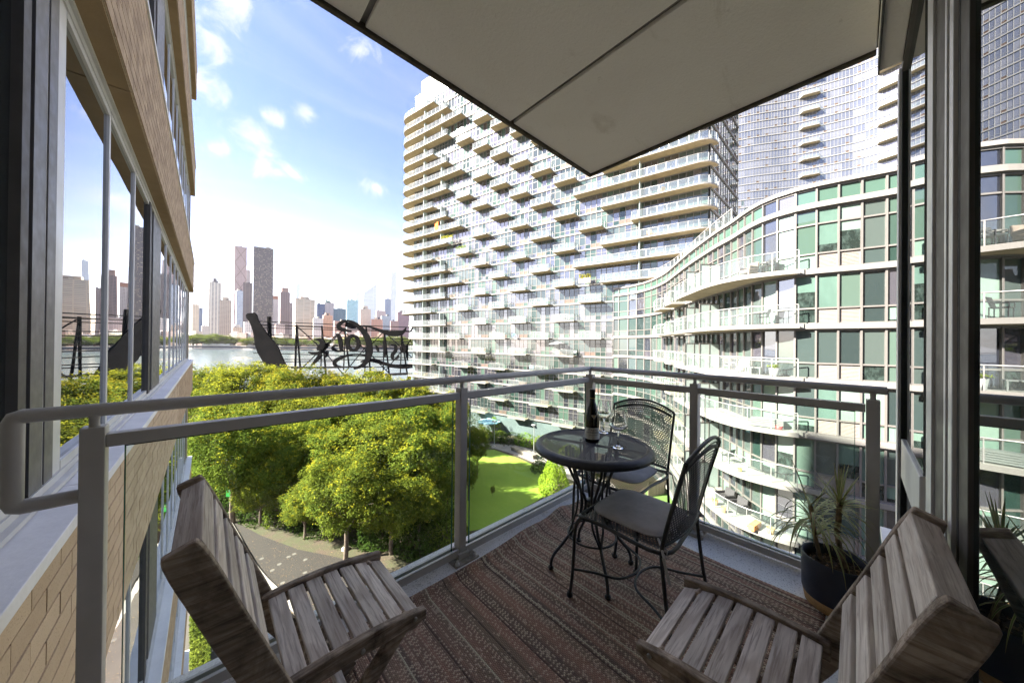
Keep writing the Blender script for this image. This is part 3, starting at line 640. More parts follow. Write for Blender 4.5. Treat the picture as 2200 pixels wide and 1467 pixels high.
# ------------------------------------------------------------------ wine bottle and glasses
def wine():
    m_bot, t, b, o = nt('dark wine glass'); b.inputs['Base Color'].default_value = (0.006, 0.008, 0.005, 1); b.inputs['Roughness'].default_value = 0.06; b.inputs['Specular IOR Level'].default_value = 0.7
    m_cap = M('black foil capsule', (0.012, 0.011, 0.011), 0.35, 0.2, 0.1, 30); m_gold = M('gold foil ring', (0.55, 0.40, 0.12), 0.3, 0.9, 0.1)
    ml, t, b, o = nt('paper label')
    c = nd(t, 'ShaderNodeTexCoord'); s = nd(t, 'ShaderNodeSeparateXYZ'); t.links.new(c.outputs['UV'], s.inputs[0])
    U, Vv = s.outputs[0], s.outputs[1]; ink = None
    def line(v0, v1, u0, u1, dens, scl):
        r = mth(t, 'MULTIPLY', mth(t, 'MULTIPLY', mth(t, 'GREATER_THAN', Vv, v0), mth(t, 'LESS_THAN', Vv, v1)), mth(t, 'MULTIPLY', mth(t, 'GREATER_THAN', U, u0), mth(t, 'LESS_THAN', U, u1)))
        mp = nd(t, 'ShaderNodeMapping'); t.links.new(c.outputs['UV'], mp.inputs[0]); mp.inputs['Scale'].default_value = (scl, scl*0.35, 1)
        return mth(t, 'MULTIPLY', r, mth(t, 'GREATER_THAN', noise(t, mp.outputs[0], 1.0, 2), dens))
    for a in ((0.72, 0.90, 0.28, 0.62, 0.50, 42), (0.54, 0.66, 0.22, 0.78, 0.46, 60), (0.34, 0.42, 0.34, 0.66, 0.5, 80), (0.12, 0.16, 0.30, 0.70, 0.5, 90)):
        l = line(*a); ink = l if ink is None else mth(t, 'MAXIMUM', ink, l)
    t.links.new(mixc(t, mth(t, 'MULTIPLY', ink, 0.8), (0.70, 0.69, 0.62), (0.13, 0.12, 0.11)), b.inputs['Base Color']); b.inputs['Roughness'].default_value = 0.7
    B = thing('wine_bottle', (1.545, 0.994, TZ+0.002), 'dark wine bottle with pale label standing on the round table', 'bottle', rz=YAW+pi)
    prof = [(0.02, 0.004), (0.034, 0.0), (0.0375, 0.006), (0.0378, 0.10), (0.0375, 0.125), (0.033, 0.158), (0.024, 0.192), (0.0165, 0.215), (0.0140, 0.232)]
    prof = [(p.x, p.z) for p in smooth_curve([(r, 0, z) for r, z in prof], 4)]
    obj('body', MB().lathe(prof, 32).mesh('body', m_bot), B)
    cap = obj('capsule', MB().lathe([(0.0149, 0.2325), (0.0146, 0.27), (0.0158, 0.271), (0.0158, 0.281), (0.0145, 0.2825), (0.0, 0.283)], 24).mesh('capsule', m_cap), B)
    obj('ring', MB().lathe([(0.0152, 0.2335), (0.0153, 0.2365)], 24, capb=False, capt=False).mesh('ring', m_gold), cap)
    vs = []; fs = []; n = 24
    for j, z in enumerate((0.016, 0.078)):
        for i in range(n+1): a = (i/n-0.5)*4.2; vs.append((0.0382*cos(a), 0.0382*sin(a), z))
    fs = [(i, i+1, n+2+i, n+1+i) for i in range(n)]
    me = MB().add(vs, fs, 0, True).mesh('label_paper', ml); uv = me.uv_layers.new(name='UVMap')
    for l in me.loops: uv.data[l.index].uv = ((l.vertex_index % (n+1))/n, l.vertex_index//(n+1))
    obj('label_paper', me, B)
    sh = [(-0.014, 0.146), (-0.010, 0.1475), (0, 0.1455), (0.010, 0.1475), (0.014, 0.146), (0.010, 0.138), (0.004, 0.131), (0.0, 0.124), (-0.004, 0.131), (-0.010, 0.138)]
    def surf(y, z):
        r = max(0.0, 0.0372-0.11*max(0, z-0.125))
        return (sqrt(max(1e-6, r*r-y*y))+0.0012, y, z)
    em = MB().add([surf(*p) for p in sh]+[surf(0, 0.139)], [(i, (i+1) % 10, 10) for i in range(10)]).mesh('shield', M('cream seal', (0.66, 0.62, 0.50), 0.6))
    e = obj('shield', em, B)
    q = surf(0, 0.1405); obj('seal', MB().add([(q[0]+0.001, 0.0045*cos(k*pi/5), 0.1405+0.0045*sin(k*pi/5)) for k in range(10)], [tuple(range(10))]).mesh('seal', m_gold), e)
    mg, t, b, o = nt('clear wine glass'); b.inputs['Base Color'].default_value = (1, 1, 1, 1); b.inputs['Transmission Weight'].default_value = 1; b.inputs['Roughness'].default_value = 0.0; b.inputs['IOR'].default_value = 1.45
    for loc, lab in (((1.55, 0.841, TZ+0.002), 'empty clear wine glass on the table nearest the front edge'), ((1.743, 1.041, TZ+0.002), 'empty clear wine glass on the table behind the bottle')):
        G = thing('wine_glass', loc, lab, 'wine glass', 'wine glasses on the table')
        out = [(0.0, 0.0), (0.036, 0.0005), (0.036, 0.002), (0.012, 0.005), (0.005, 0.012), (0.0038, 0.05), (0.0045, 0.078), (0.010, 0.085), (0.030, 0.095), (0.046, 0.112), (0.047, 0.122), (0.042, 0.145), (0.033, 0.178), (0.0318, 0.190)]
        inn = [(0.0309, 0.190), (0.0322, 0.177), (0.0410, 0.145), (0.0459, 0.122), (0.0449, 0.113), (0.029, 0.0968), (0.010, 0.0885), (0.0, 0.0875)]
        obj('foot_and_stem', MB().lathe(out[:8], 28).mesh('foot_and_stem', mg), G)
        o2 = [(p.x, p.z) for p in smooth_curve([(r, 0, z) for r, z in out[7:]], 3)]; i2 = [(p.x, p.z) for p in smooth_curve([(r, 0, z) for r, z in inn], 3)]
        obj('bowl', MB().lathe([(0.0, 0.0852)]+o2+i2, 32).mesh('bowl', mg), G)
wine()

# ------------------------------------------------------------------ folding wooden chairs
w_seat = wood('weathered teak seat', 'Y', (0.74, 0.66, 0.59), (0.38, 0.31, 0.265)); w_side = wood('weathered teak side', 'X', (0.58, 0.475, 0.38), (0.30, 0.22, 0.165), 0.8); w_back = wood('weathered teak back', 'Y', (0.76, 0.68, 0.60), (0.46, 0.375, 0.315)); w_rail = wood('weathered teak rail', 'X', (0.34, 0.29, 0.25))
m_bolt = M('steel bolt', (0.45, 0.43, 0.40), 0.35, 0.9, 0.2, 40)
def folding_chair(loc, rz, label):
    c = thing('folding_chair', loc, label, 'chair', rz=rz)
    path = smooth_curve([(-0.036, 0, 0.806), (0.000, 0, 0.715), (0.034, 0, 0.625), (0.068, 0, 0.54), (0.104, 0, 0.45), (0.152, 0, 0.335), (0.222, 0, 0.225), (0.305, 0, 0.11), (0.385, 0, 0.0)], 4)
    def strip(y0, y1, path, wid, mat, name, taper=0):
        N = len(path); vs = []
        for i, p in enumerate(path):
            t = (path[min(i+1, N-1)]-path[max(i-1, 0)]).normalized(); nrm = Vector((t.z, 0, -t.x))
            if nrm.x > 0: nrm = -nrm      # nrm points to the back
            w = wid*(1-taper*max(0, 1-i/3.0)**2)
            f = p-nrm*w/2; b = p+nrm*w/2
            for q, y in ((f, y0), (f, y1), (b, y1), (b, y0)): vs.append((q.x, y, q.z))
        fs = [(0, 1, 2, 3), tuple(4*(N-1)+k for k in (3, 2, 1, 0))]
        for i in range(N-1):
            for k in range(4): fs.append((4*i+k, 4*i+(k+1) % 4, 4*i+4+(k+1) % 4, 4*i+4+k)[::-1])
        return obj(name, MB().add(vs, fs).mesh(name, mat), c, bevel=0.004)
    for s in (-1, 1):
        a, b = sorted((s*0.188, s*0.212))
        u = strip(a, b, path, 0.062, w_side, 'upright', 0.18)
        obj('bolt', MB().lathe([(0.0, 0), (0.009, 0.0), (0.009, 0.004), (0.006, 0.006), (0, 0.006)], 12).mesh('bolt', m_bolt), u).matrix_local = Matrix.Translation((0.128, s*0.211, 0.398)) @ Matrix.Rotation(-s*pi/2, 4, 'X')
        a, b = sorted((s*0.163, s*0.186))
        rl = smooth_curve([(0.125, 0, 0.398), (0.20, 0, 0.404), (0.30, 0, 0.405), (0.40, 0, 0.397), (0.482, 0, 0.383)], 4)
        vs = []; N = len(rl)
        for i, p in enumerate(rl):
            h0 = 0.046 if i < N-2 else 0.030; z1 = p.z+0.018
            for y, z in ((a, z1), (b, z1), (b, z1-h0), (a, z1-h0)): vs.append((p.x, y, z))
        fs = [(0, 1, 2, 3), tuple(4*(N-1)+k for k in (3, 2, 1, 0))]
        for i in range(N-1):
            for k in range(4): fs.append((4*i+k, 4*i+(k+1) % 4, 4*i+4+(k+1) % 4, 4*i+4+k)[::-1])
        r = obj('seat_rail', MB().add(vs, fs).mesh('seat_rail', w_side), c, bevel=0.004)
        for bx_ in (0.30, 0.445):
            obj('bolt', MB().lathe([(0.0, 0), (0.006, 0.0), (0.006, 0.003), (0.004, 0.0045), (0, 0.0045)], 10).mesh('bolt', m_bolt), r).matrix_local = Matrix.Translation((bx_, s*0.186, 0.392)) @ Matrix.Rotation(-s*pi/2, 4, 'X')
        a, b = sorted((s*0.138, s*0.161))
        strip(a, b, [Vector((0.445, 0, 0.385)), Vector((0.33, 0, 0.27)), Vector((0.20, 0, 0.13)), Vector((0.085, 0, 0.0))], 0.042, w_side, 'rear_leg')
        h = MB().tube([(0.128, s*0.187, 0.398), (0.150, s*0.187, 0.404), (0.172, s*0.1875, 0.398)], 0.005, 6); obj('hinge', h.mesh('hinge', m_bolt), c)
    sz = lambda x: 0.413-0.9*max(0, abs(x-0.25)-0.04)**2*1.2
    edges = [0.140+0.0495*i for i in range(7)]
    for i, x0 in enumerate(edges):
        x1 = x0+0.0415
        w2 = 0.162
        vs = []
        for x in (x0, x1):
            for y in (-w2, w2):
                for dz in (0, -0.014): vs.append((x, y, sz(x)+dz))
        # 0:x0,-y,top 1:bot 2:x0,+y,top 3:bot 4.. x1
        fs = [(0, 4, 6, 2), (1, 3, 7, 5), (0, 2, 3, 1), (4, 5, 7, 6), (0, 1, 5, 4), (2, 6, 7, 3)]
        obj('seat_slat', MB().add(vs, fs).mesh('seat_slat', w_seat), c, bevel=0.0025)
    L = [0.0]
    for i in range(1, len(path)): L.append(L[-1]+(path[i]-path[i-1]).length)
    def atl(d):
        for i in range(1, len(path)):
            if L[i] >= d: s = (d-L[i-1])/(L[i]-L[i-1]); return path[i-1].lerp(path[i], s), (path[i]-path[i-1]).normalized()
    for i in range(5):
        d = 0.012+0.0655*i; wd = 0.054 if i == 0 else 0.0435
        p, t = atl(d+wd/2); nrm = Vector((-t.z, 0, t.x)); nrm = nrm if nrm.x > 0 else -nrm       # to the front
        th = 0.024 if i == 0 else 0.0115
        ctr = p+nrm*(0.031-0.002-th)
        obj('back_slat', MB().obox(ctr, t*(wd/2), Vector((0, 0.187, 0)), nrm*th).mesh('back_slat', w_back), c, bevel=0.003)
    for x, z in ((0.325, 0.075), (0.125, 0.055)):
        obj('stretcher', MB().box(x-0.012, x+0.012, -0.137 if x < 0.2 else -0.187, 0.137 if x < 0.2 else 0.187, z-0.018, z+0.018).mesh('stretcher', w_seat), c, bevel=0.003)
folding_chair((0.0, 1.058, FZ+0.0065), 0.0, 'weathered grey slatted folding chair at left beside the brick wall')
folding_chair((1.022, -0.083, FZ+0.0065), pi/2, 'weathered grey slatted folding chair at right against the glazed door')
# ------------------------------------------------------------------ pot and dracaena
def pot_plant():
    m_pot = M('navy ceramic', (0.035, 0.037, 0.05), 0.55, 0, 0.1, 10, 0.05, 300)
    m_cork = M('cork', (0.62, 0.36, 0.15), 0.85, 0, 0.15, 60, 0.3, 300, fine=0.5)
    m_soil = M('bark soil', (0.10, 0.062, 0.035), 0.95, 0, 0.3, 60, 0.8, 120, fine=0.6)
    cx, cy = 2.118, 0.062
    P = thing('plant_pot', (cx, cy, FZ+0.002), 'navy blue pot with cork base on the floor by the railing', 'pot')
    obj('pot_wall', MB().lathe([(0.112, 0.042), (0.117, 0.06), (0.120, 0.20), (0.120, 0.222), (0.118, 0.224), (0.113, 0.222), (0.112, 0.16)], 48, capb=False, capt=False).mesh('pot_wall', m_pot), P)
    obj('cork_base', MB().lathe([(0.100, 0.0), (0.106, 0.002), (0.1135, 0.046), (0.110, 0.048)], 48).mesh('cork_base', m_cork), P)
    mb = MB(); mb.lathe([(0.0, 0.186), (0.06, 0.184), (0.1125, 0.176)], 30, capb=False, capt=False)
    for i in range(260):
        a, r = random.uniform(0, 2*pi), 0.108*sqrt(random.random()); s = random.uniform(0.003, 0.008)
        q = Vector((random.gauss(0, 1), random.gauss(0, 1), random.gauss(0, 0.5))).normalized(); p = q.orthogonal().normalized(); w = q.cross(p)
        mb.obox((r*cos(a), r*sin(a), 0.186-0.08*(r*r)*8), q*s*0.5, p*s*0.35, w*s, 1 if random.random() < 0.3 else 0)
    so_ = obj('soil', mb.mesh('soil', [m_soil, M('bark chip', (0.36, 0.22, 0.11), 0.9, 0, 0.3, 40)]), P)
    m, t, b, o = nt('striped dracaena leaf')
    c = nd(t, 'ShaderNodeTexCoord'); s = nd(t, 'ShaderNodeSeparateXYZ'); t.links.new(c.outputs['UV'], s.inputs[0])
    e = mth(t, 'ABSOLUTE', mth(t, 'SUBTRACT', s.outputs[0], 0.5)); 
    oi = nd(t, 'ShaderNodeObjectInfo')
    grn = mixc(t, mapr(t, oi.outputs['Random'], 0, 1), (0.24, 0.34, 0.06), (0.17, 0.23, 0.07))
    cl = mixc(t, mapr(t, e, 0.16, 0.24), grn, (0.52, 0.52, 0.24)); cl = mixc(t, mapr(t, e, 0.38, 0.46, 0, 0.75), cl, (0.34, 0.12, 0.075))
    cl = mixc(t, mapr(t, s.outputs[1], 0.8, 1.0, 0, 0.65), cl, (0.30, 0.17, 0.09))
    t.links.new(cl, b.inputs['Base Color']); b.inputs['Roughness'].default_value = 0.45
    m_stem = M('ringed cane stem', (0.36, 0.26, 0.15), 0.8, 0, 0.3, 50, 0.6, 140)
    D = thing('dracaena_plant', (cx, cy, FZ+0.185), 'dracaena with striped narrow leaves and bare cane stem in the navy pot', 'plant')
    O = Vector((cx, cy, FZ+0.185))
    def wp(px, py, x): return onp(px, py, 'X', x)-O
    tall = [Vector((0.012, -0.035, -0.02)), wp(1799, 1150, 2.13), wp(1801, 1120, 2.13), wp(1804, 1080, 2.13)]
    obj('stem', MB().tube(smooth_curve(tall, 5), [0.0105]*16, 10).mesh('stem', m_stem), D)
    lean = [Vector((0.01, 0.045, -0.02)), wp(1751, 1150, 2.125), wp(1745, 1110, 2.12), wp(1741, 1085, 2.118)]
    obj('stem', MB().tube(smooth_curve(lean, 5), [0.0085]*16, 10).mesh('stem', m_stem), D)
    def leaf(base, az, el, L, wd, droop, name='leaf'):
        n = 9; p = Vector(base); d = Vector((cos(az)*cos(el), sin(az)*cos(el), sin(el))); vs = []; uvs = []
        side = Vector((-sin(az), cos(az), 0))
        for i in range(n+1):
            s_ = i/n; w = wd*(0.55+1.6*s_*(1-s_)*1.1)*(1-s_**3)+0.0004
            up = side.cross(d)
            for k, q in ((0, -1), (0.5, 0), (1, 1)):
                vs.append(p+side*(q*w)+up*(0.35*w*abs(q))); uvs.append((k, s_))
            p = p+d*(L/n); d = (d+Vector((0, 0, -droop*(0.25+1.5*s_)/n*2.2))).normalized()
        fs = []
        for i in range(n):
            for k in range(2): fs.append((3*i+k, 3*i+k+1, 3*i+k+4, 3*i+k+3))
        me = MB().add(vs, fs, 0, True).mesh(name, m); uv = me.uv_layers.new(name='UVMap')
        for l in me.loops: uv.data[l.index].uv = uvs[l.vertex_index]
        obj(name, me, D)
    rs = random.Random(3)
    c1 = tall[-1]
    for i in range(46):
        el = rs.uniform(-0.1, 1.45); leaf(c1+Vector((0, 0, -0.03+0.05*el*0.5)), rs.uniform(0, 2*pi), el, rs.uniform(0.10, 0.19), rs.uniform(0.0035, 0.005), rs.uniform(0.1, 0.9) if el < 1.0 else 0.15)
    for i in range(62):
        f = rs.random()**1.3; base = lean[1].lerp(lean[3], f) if f > 0.2 else lean[1]
        el = rs.uniform(-0.1, 1.0) if f < 0.75 else rs.uniform(0.5, 1.4)
        leaf(base, rs.uniform(0, 2*pi), el, rs.uniform(0.20, 0.32) if f < 0.75 else rs.uniform(0.14, 0.26), rs.uniform(0.0035, 0.0052), rs.uniform(0.9, 2.3) if f < 0.75 else rs.uniform(0.0, 0.5))
pot_plant()

# ------------------------------------------------------------------ brick building on the left
def brick_building():
    m_b, t, b, o = nt('tan face brick'); vec = coords(t, 'Object', rnd=True)
    oi = nd(t, 'ShaderNodeObjectInfo')
    c = mixc(t, mapr(t, oi.outputs['Random'], 0, 1), (0.56, 0.42, 0.28), (0.44, 0.32, 0.205))
    c = mixc(t, mapr(t, noise(t, vec, 160, 4, 0.7), 0.56, 0.70, 0, 0.75), c, (0.17, 0.10, 0.055)); c = mixc(t, mapr(t, noise(t, vec, 9, 3), 0.4, 0.7, 0, 0.3), c, (0.56, 0.44, 0.30))
    t.links.new(c, b.inputs['Base Color']); b.inputs['Roughness'].default_value = 0.85; bump(t, b, noise(t, vec, 120, 4), 0.4, 0.004)
    m_b2, t, b, o = nt('tan face brick run'); vec = coords(t, 'Object')
    br = nd(t, 'ShaderNodeTexWhiteNoise'); s = nd(t, 'ShaderNodeSeparateXYZ'); t.links.new(vec, s.inputs[0]); cx = nd(t, 'ShaderNodeCombineXYZ')
    t.links.new(mth(t, 'FLOOR', mth(t, 'DIVIDE', s.outputs[1], 0.15)), cx.inputs[1]); t.links.new(mth(t, 'FLOOR', mth(t, 'DIVIDE', s.outputs[2], 0.09)), cx.inputs[2]); t.links.new(cx.outputs[0], br.inputs[0])
    c = mixc(t, br.outputs[0], (0.50, 0.36, 0.23), (0.33, 0.225, 0.14)); c = mixc(t, mapr(t, noise(t, vec, 160, 4, 0.7), 0.56, 0.70, 0, 0.75), c, (0.17, 0.10, 0.055))
    t.links.new(c, b.inputs['Base Color']); b.inputs['Roughness'].default_value = 0.85
    m_mort = M('mortar', (0.50, 0.41, 0.29), 0.95, 0, 0.15, 30, 0.3, 200)
    m_sill = M('pale stone sill', (0.80, 0.79, 0.80), 0.55, 0, 0.07, 3, 0.1, 60, fine=0.12)
    m_soff = M('tan soffit panel', (0.34, 0.235, 0.125), 0.85, 0, 0.08, 3, 0.15, 80)
    m_win = mirror_glass('reflecting window', (0.012, 0.016, 0.018), 3.6, 0.0, 0.02, 1.1)
    m_jamb = M('grey mullion panel', (0.13, 0.122, 0.120), 0.5, 0.2, 0.08)
    B = thing('brick_building', (-3, 8, -18), 'tan brick building at left with long strip windows reflecting the skyline', 'building')
    Y0, Y1, XF, XW = -0.2, 17.0, -0.410, -0.560
    MB().box(-9, XW-0.03, Y0, Y1-0.16, -18, 14.0).build('wall', m_tanwall, B)
    floors = [-0.74+3.6*k for k in (-4, -3, -2, -1, 0, 1, 2, 3)]
    nb = 0; rest = MB(); BH = 0.0945
    bm = MB().box(-0.028, 0, 0.0045, 0.2855, 0.0045, BH-0.0045).mesh('brick', m_b)
    for zs in floors:
        zt = zs-0.055; zb = zt-11*BH
        MB().box(XW-0.02, XF-0.006, Y0, Y1, zb, zt).build('spandrel', m_mort, B)
        si = MB(); y = Y0
        for y in range(0, 6):
            a = Y0+y*2.9; bb = min(a+2.894, Y1)
            MB().add([(XW-0.02, a, zs+0.010), (-0.396, a, zs-0.002), (-0.396, bb, zs-0.002), (XW-0.02, bb, zs+0.010), (XW-0.02, a, zs-0.053), (-0.396, a, zs-0.053), (-0.396, bb, zs-0.053), (XW-0.02, bb, zs-0.053)],
                     [(0, 1, 2, 3), (7, 6, 5, 4), (0, 4, 5, 1), (1, 5, 6, 2), (2, 6, 7, 3), (3, 7, 4, 0)]).build('sill', m_sill, B, bevel=0.003)
        if zs > -5:
            for k in range(6):
                a = Y0+0.7+k*3.05
                MB().box(XW+0.004, XF-0.012, a, min(a+3.035, Y1-0.02), zb-0.012, zb-0.0005).build('soffit_panel', m_soff, B)
        for r in range(11):
            off = 0.145 if r % 2 else 0.0; n = int((Y1-Y0)/0.29)
            for i in range(n+1):
                y = Y0+off+0.29*i
                if y+0.29 > Y1: continue
                z = zb+r*BH
                if abs(zs+0.74) < 0.01 and 1.2 < y < 8.8 and nb < 290:
                    inst('brick', bm, B, (XF+random.uniform(-0.0015, 0.0015)-wloc(B).x, y-wloc(B).y, z-wloc(B).z)); nb += 1
                elif zs > -9 and y > 1.4:
                    rest.box(XF-0.028, XF, y+0.0045, y+0.2855, z+0.0045, z+BH-0.0045)
    rest.build('brick_courses', m_b2, B, kind='stuff')
    # end return of each storey, then the strip windows
    ys = [('pane', 1.2, 2.225), ('dark', 2.225, 2.30), ('black', 2.30, 2.382), ('jamb', 2.382, 2.528), ('silver', 2.528, 2.556), ('jamb', 2.556, 2.668), ('silver', 2.668, 2.800),
          ('pane', 2.80, 3.803), ('silver', 3.803, 3.85), ('pane', 3.85, 4.938), ('silver', 4.938, 4.99), ('pane', 4.99, 5.97), ('dark', 5.97, 6.12), ('black', 6.12, 6.40), ('jamb', 6.40, 7.34)]
    y = 7.34
    while y < 15.4:
        ys += [('pane', y, y+0.98), ('silver', y+0.98, y+1.03)]; y += 1.03
    ys += [('jamb', y, 16.63)]
    mats = {'dark': m_alu_dark, 'black': m_black, 'jamb': m_jamb, 'silver': m_white_alu}
    for zs in floors:
        if zs < -9: continue
        z0, z1 = zs+0.012, zs+3.6-0.055-11*BH-0.012
        near = abs(zs+0.74) < 0.01
        fr = MB().box(XW-0.02, XW+0.020, Y0, 16.63, z0, z0+0.055); fr.box(XW+0.0205, XW+0.045, Y0, 16.63, z0, z0+0.022); fr.box(XW-0.02, XW+0.018, Y0, 16.63, z1-0.06, z1); fr.box(XW+0.0185, XW+0.035, Y0, 16.63, z1-0.02, z1)
        W = fr.build('window', m_white_alu, B)
        seq = [q for q in ys if near or q[0] != 'black']
        shift = 0.0 if near else random.uniform(-0.5, 0.5)
        for k, a, bb in seq:
            if not near: a += shift; bb += shift
            if k == 'pane':
                MB().box(XW-0.012, XW-0.004, a, bb, z0+0.056, z1-0.061).build('pane', m_win, W)
                MB().box(XW-0.0035, XW+0.012, a+0.001, bb-0.001, z0+0.0555, z0+0.10).build('sash', m_white_alu, W); MB().box(XW-0.0035, XW+0.012, a+0.001, bb-0.001, z1-0.10, z1-0.0605).build('sash', m_white_alu, W)
            else:
                d = {'silver': 0.010, 'dark': 0.024, 'black': 0.004, 'jamb': 0.015}[k]
                MB().box(XW-0.018, XW+d, a, bb, z0+0.0562, z1-0.0612).build('mullion', mats[k], W)
    MB().box(-9, XW+0.03, Y1-0.36, Y1-0.005, -18, 14).build('end_pier', m_tanwall, B)
    MB().box(XF-0.02, XF+0.0, Y1-0.002, Y1+0.0, -18, 14)
brick_building()
# ================================================================== glass apartment complex
m_slabedge = M('white slab edge', (0.175, 0.165, 0.152), 0.7, 0, 0.04, 2)
m_slabund = M('board formed concrete', (0.36, 0.295, 0.19), 0.85, 0, 0.14, 1.2, 0.2, 12)
m_slabtop = M('balcony paving', (0.50, 0.47, 0.42), 0.85, 0, 0.08, 1.5)
m_fr = M('taupe window frame', (0.24, 0.22, 0.205), 0.5, 0.1, 0.06, 2)
m_frl = M('light taupe frame', (0.125, 0.116, 0.108), 0.5, 0.1, 0.06, 2)
m_g_mint = mirror_glass('glass over pale blinds', (0.23, 0.37, 0.31), 1.75, 0.005, 0.05, 0.5, cols=[(0.045, 0.075, 0.06), (0.03, 0.052, 0.043), (0.058, 0.088, 0.072), (0.016, 0.032, 0.027)], blind=False)
m_g_sky = mirror_glass('sky reflecting glass', (0.30, 0.31, 0.35), 2.6, 0.01, 0.08, 0.4, cols=[(0.034, 0.033, 0.042), (0.02, 0.022, 0.03), (0.048, 0.047, 0.057)])
m_g_dark = mirror_glass('dark room glass', (0.025, 0.035, 0.033), 1.9, 0.005, 0.06, 0.5, cols=[(0.02, 0.03, 0.03), (0.05, 0.065, 0.06), (0.035, 0.05, 0.048)])
m_g_green = mirror_glass('green spandrel glass', (0.05, 0.09, 0.072), 1.7, 0.02, 0.03, 0.5)
m_vent = M('brown vent grille', (0.12, 0.08, 0.062), 0.6, 0.1, 0.1, 3)
m_ventl = M('beige vent grille', (0.24, 0.215, 0.195), 0.6, 0.1, 0.06, 3)
m_brail = thin_glass('balcony rail glass', (0.80, 0.87, 0.86), 1.7, 0.01, 0.10)
m_brail2 = thin_glass('near balcony rail glass', (0.88, 0.94, 0.92), 1.6, 0.005, 0.06)
m_frost = M('frosted divider', (0.30, 0.36, 0.34), 0.5, 0, 0.04)
m_railm = M('rail metal', (0.36, 0.35, 0.34), 0.4, 0.5, 0.05)
m_core = M('dark glass core', (0.10, 0.13, 0.13), 0.25, 0, 0.1, 0.4)
m_white = M('white paint', (0.165, 0.165, 0.162), 0.5, 0, 0.03)

def resample(P, step):
    L = [0.0]
    for i in range(1, len(P)): L.append(L[-1]+(P[i]-P[i-1]).length)
    n = max(1, round(L[-1]/step)); out = []; j = 1
    for k in range(n+1):
        d = min(L[-1]*k/n, L[-1]-1e-6)
        while L[j] < d: j += 1
        s = (d-L[j-1])/(L[j]-L[j-1]); out.append(P[j-1].lerp(P[j], s))
    return out
def rail_mesh(pts, h, name, post=1.3, glass=0, metal=1, rad=0.022):
    # glass balustrade along pts (at floor level): panes, posts, top rail
    mb = MB(); P = [Vector(p) for p in pts]
    for a, b in zip(P, P[1:]):
        mb.add([a+V(0, 0, 0.05), b+V(0, 0, 0.05), b+V(0, 0, h-0.03), a+V(0, 0, h-0.03)], [(0, 1, 2, 3)], glass)
    mb.tube([p+V(0, 0, h) for p in P], rad, 6, mi=metal)
    for p in resample(P, post): mb.bar(p, p+V(0, 0, h), 0.03, 0.03, metal)
    return mb
def band(mb, P, z0, z1, out, inn, mi=0):
    # strip of the given height swept along a plan polyline; out is to the left of travel
    n = len(P); nr = []
    for i in range(n):
        d = (P[min(i+1, n-1)]-P[max(i-1, 0)]); d.z = 0; d.normalize(); nr.append(Vector((-d.y, d.x, 0)))
    vs = []
    for i in range(n):
        a = P[i]+nr[i]*out; b = P[i]-nr[i]*inn
        vs += [(a.x, a.y, z0), (a.x, a.y, z1), (b.x, b.y, z1), (b.x, b.y, z0)]
    fs = [(0, 1, 2, 3), tuple(4*(n-1)+k for k in (3, 2, 1, 0))]
    for i in range(n-1):
        for k in range(4): fs.append((4*i+k, 4*i+4+k, 4*i+4+(k+1) % 4, 4*i+(k+1) % 4))
    mb.add(vs, fs, mi); return mb
def unit(w, h, cols, mats, name, fw=0.07, dep=0.10, edge=0.5):
    # one storey-high glazing bay: frame members standing proud of panes; cols = [(x0, x1, [(z0, z1, mat), ...])]
    mb = MB(); xs = sorted({c[0] for c in cols} | {c[1] for c in cols})
    for x in xs: mb.box(max(0, x-fw/2), min(w, x+fw/2), -dep, 0, 0, h, 0)
    for x0, x1, cells in cols:
        a = x0+fw/2; b = x1-fw/2
        mb.box(a, b, -dep+0.01, -0.012, 0, 0.06, 0); mb.box(a, b, -dep+0.01, -0.012, h-0.07, h, 0)
        for z0, z1, m in cells:
            mb.add([(a, -dep*0.6, z0), (b, -dep*0.6, z0), (b, -dep*0.6, z1), (a, -dep*0.6, z1)], [(3, 2, 1, 0)], m)
            if z1 < h-0.1: mb.box(a, b, -dep+0.01, -0.012, z1-0.03, z1+0.03, 0)
            if m == 4 and z1-z0 < 1.2:
                k = int((z1-z0)/0.11)
                for q in range(k): zz_ = z0+0.06+q*(z1-z0-0.1)/k; mb.add([(a+0.03, -dep*0.6+0.004, zz_), (b-0.03, -dep*0.6+0.004, zz_), (b-0.03, -dep*0.3, zz_+0.02), (a+0.03, -dep*0.3, zz_+0.02)], [(3, 2, 1, 0)], 4)
    return mb.mesh(name, mats)

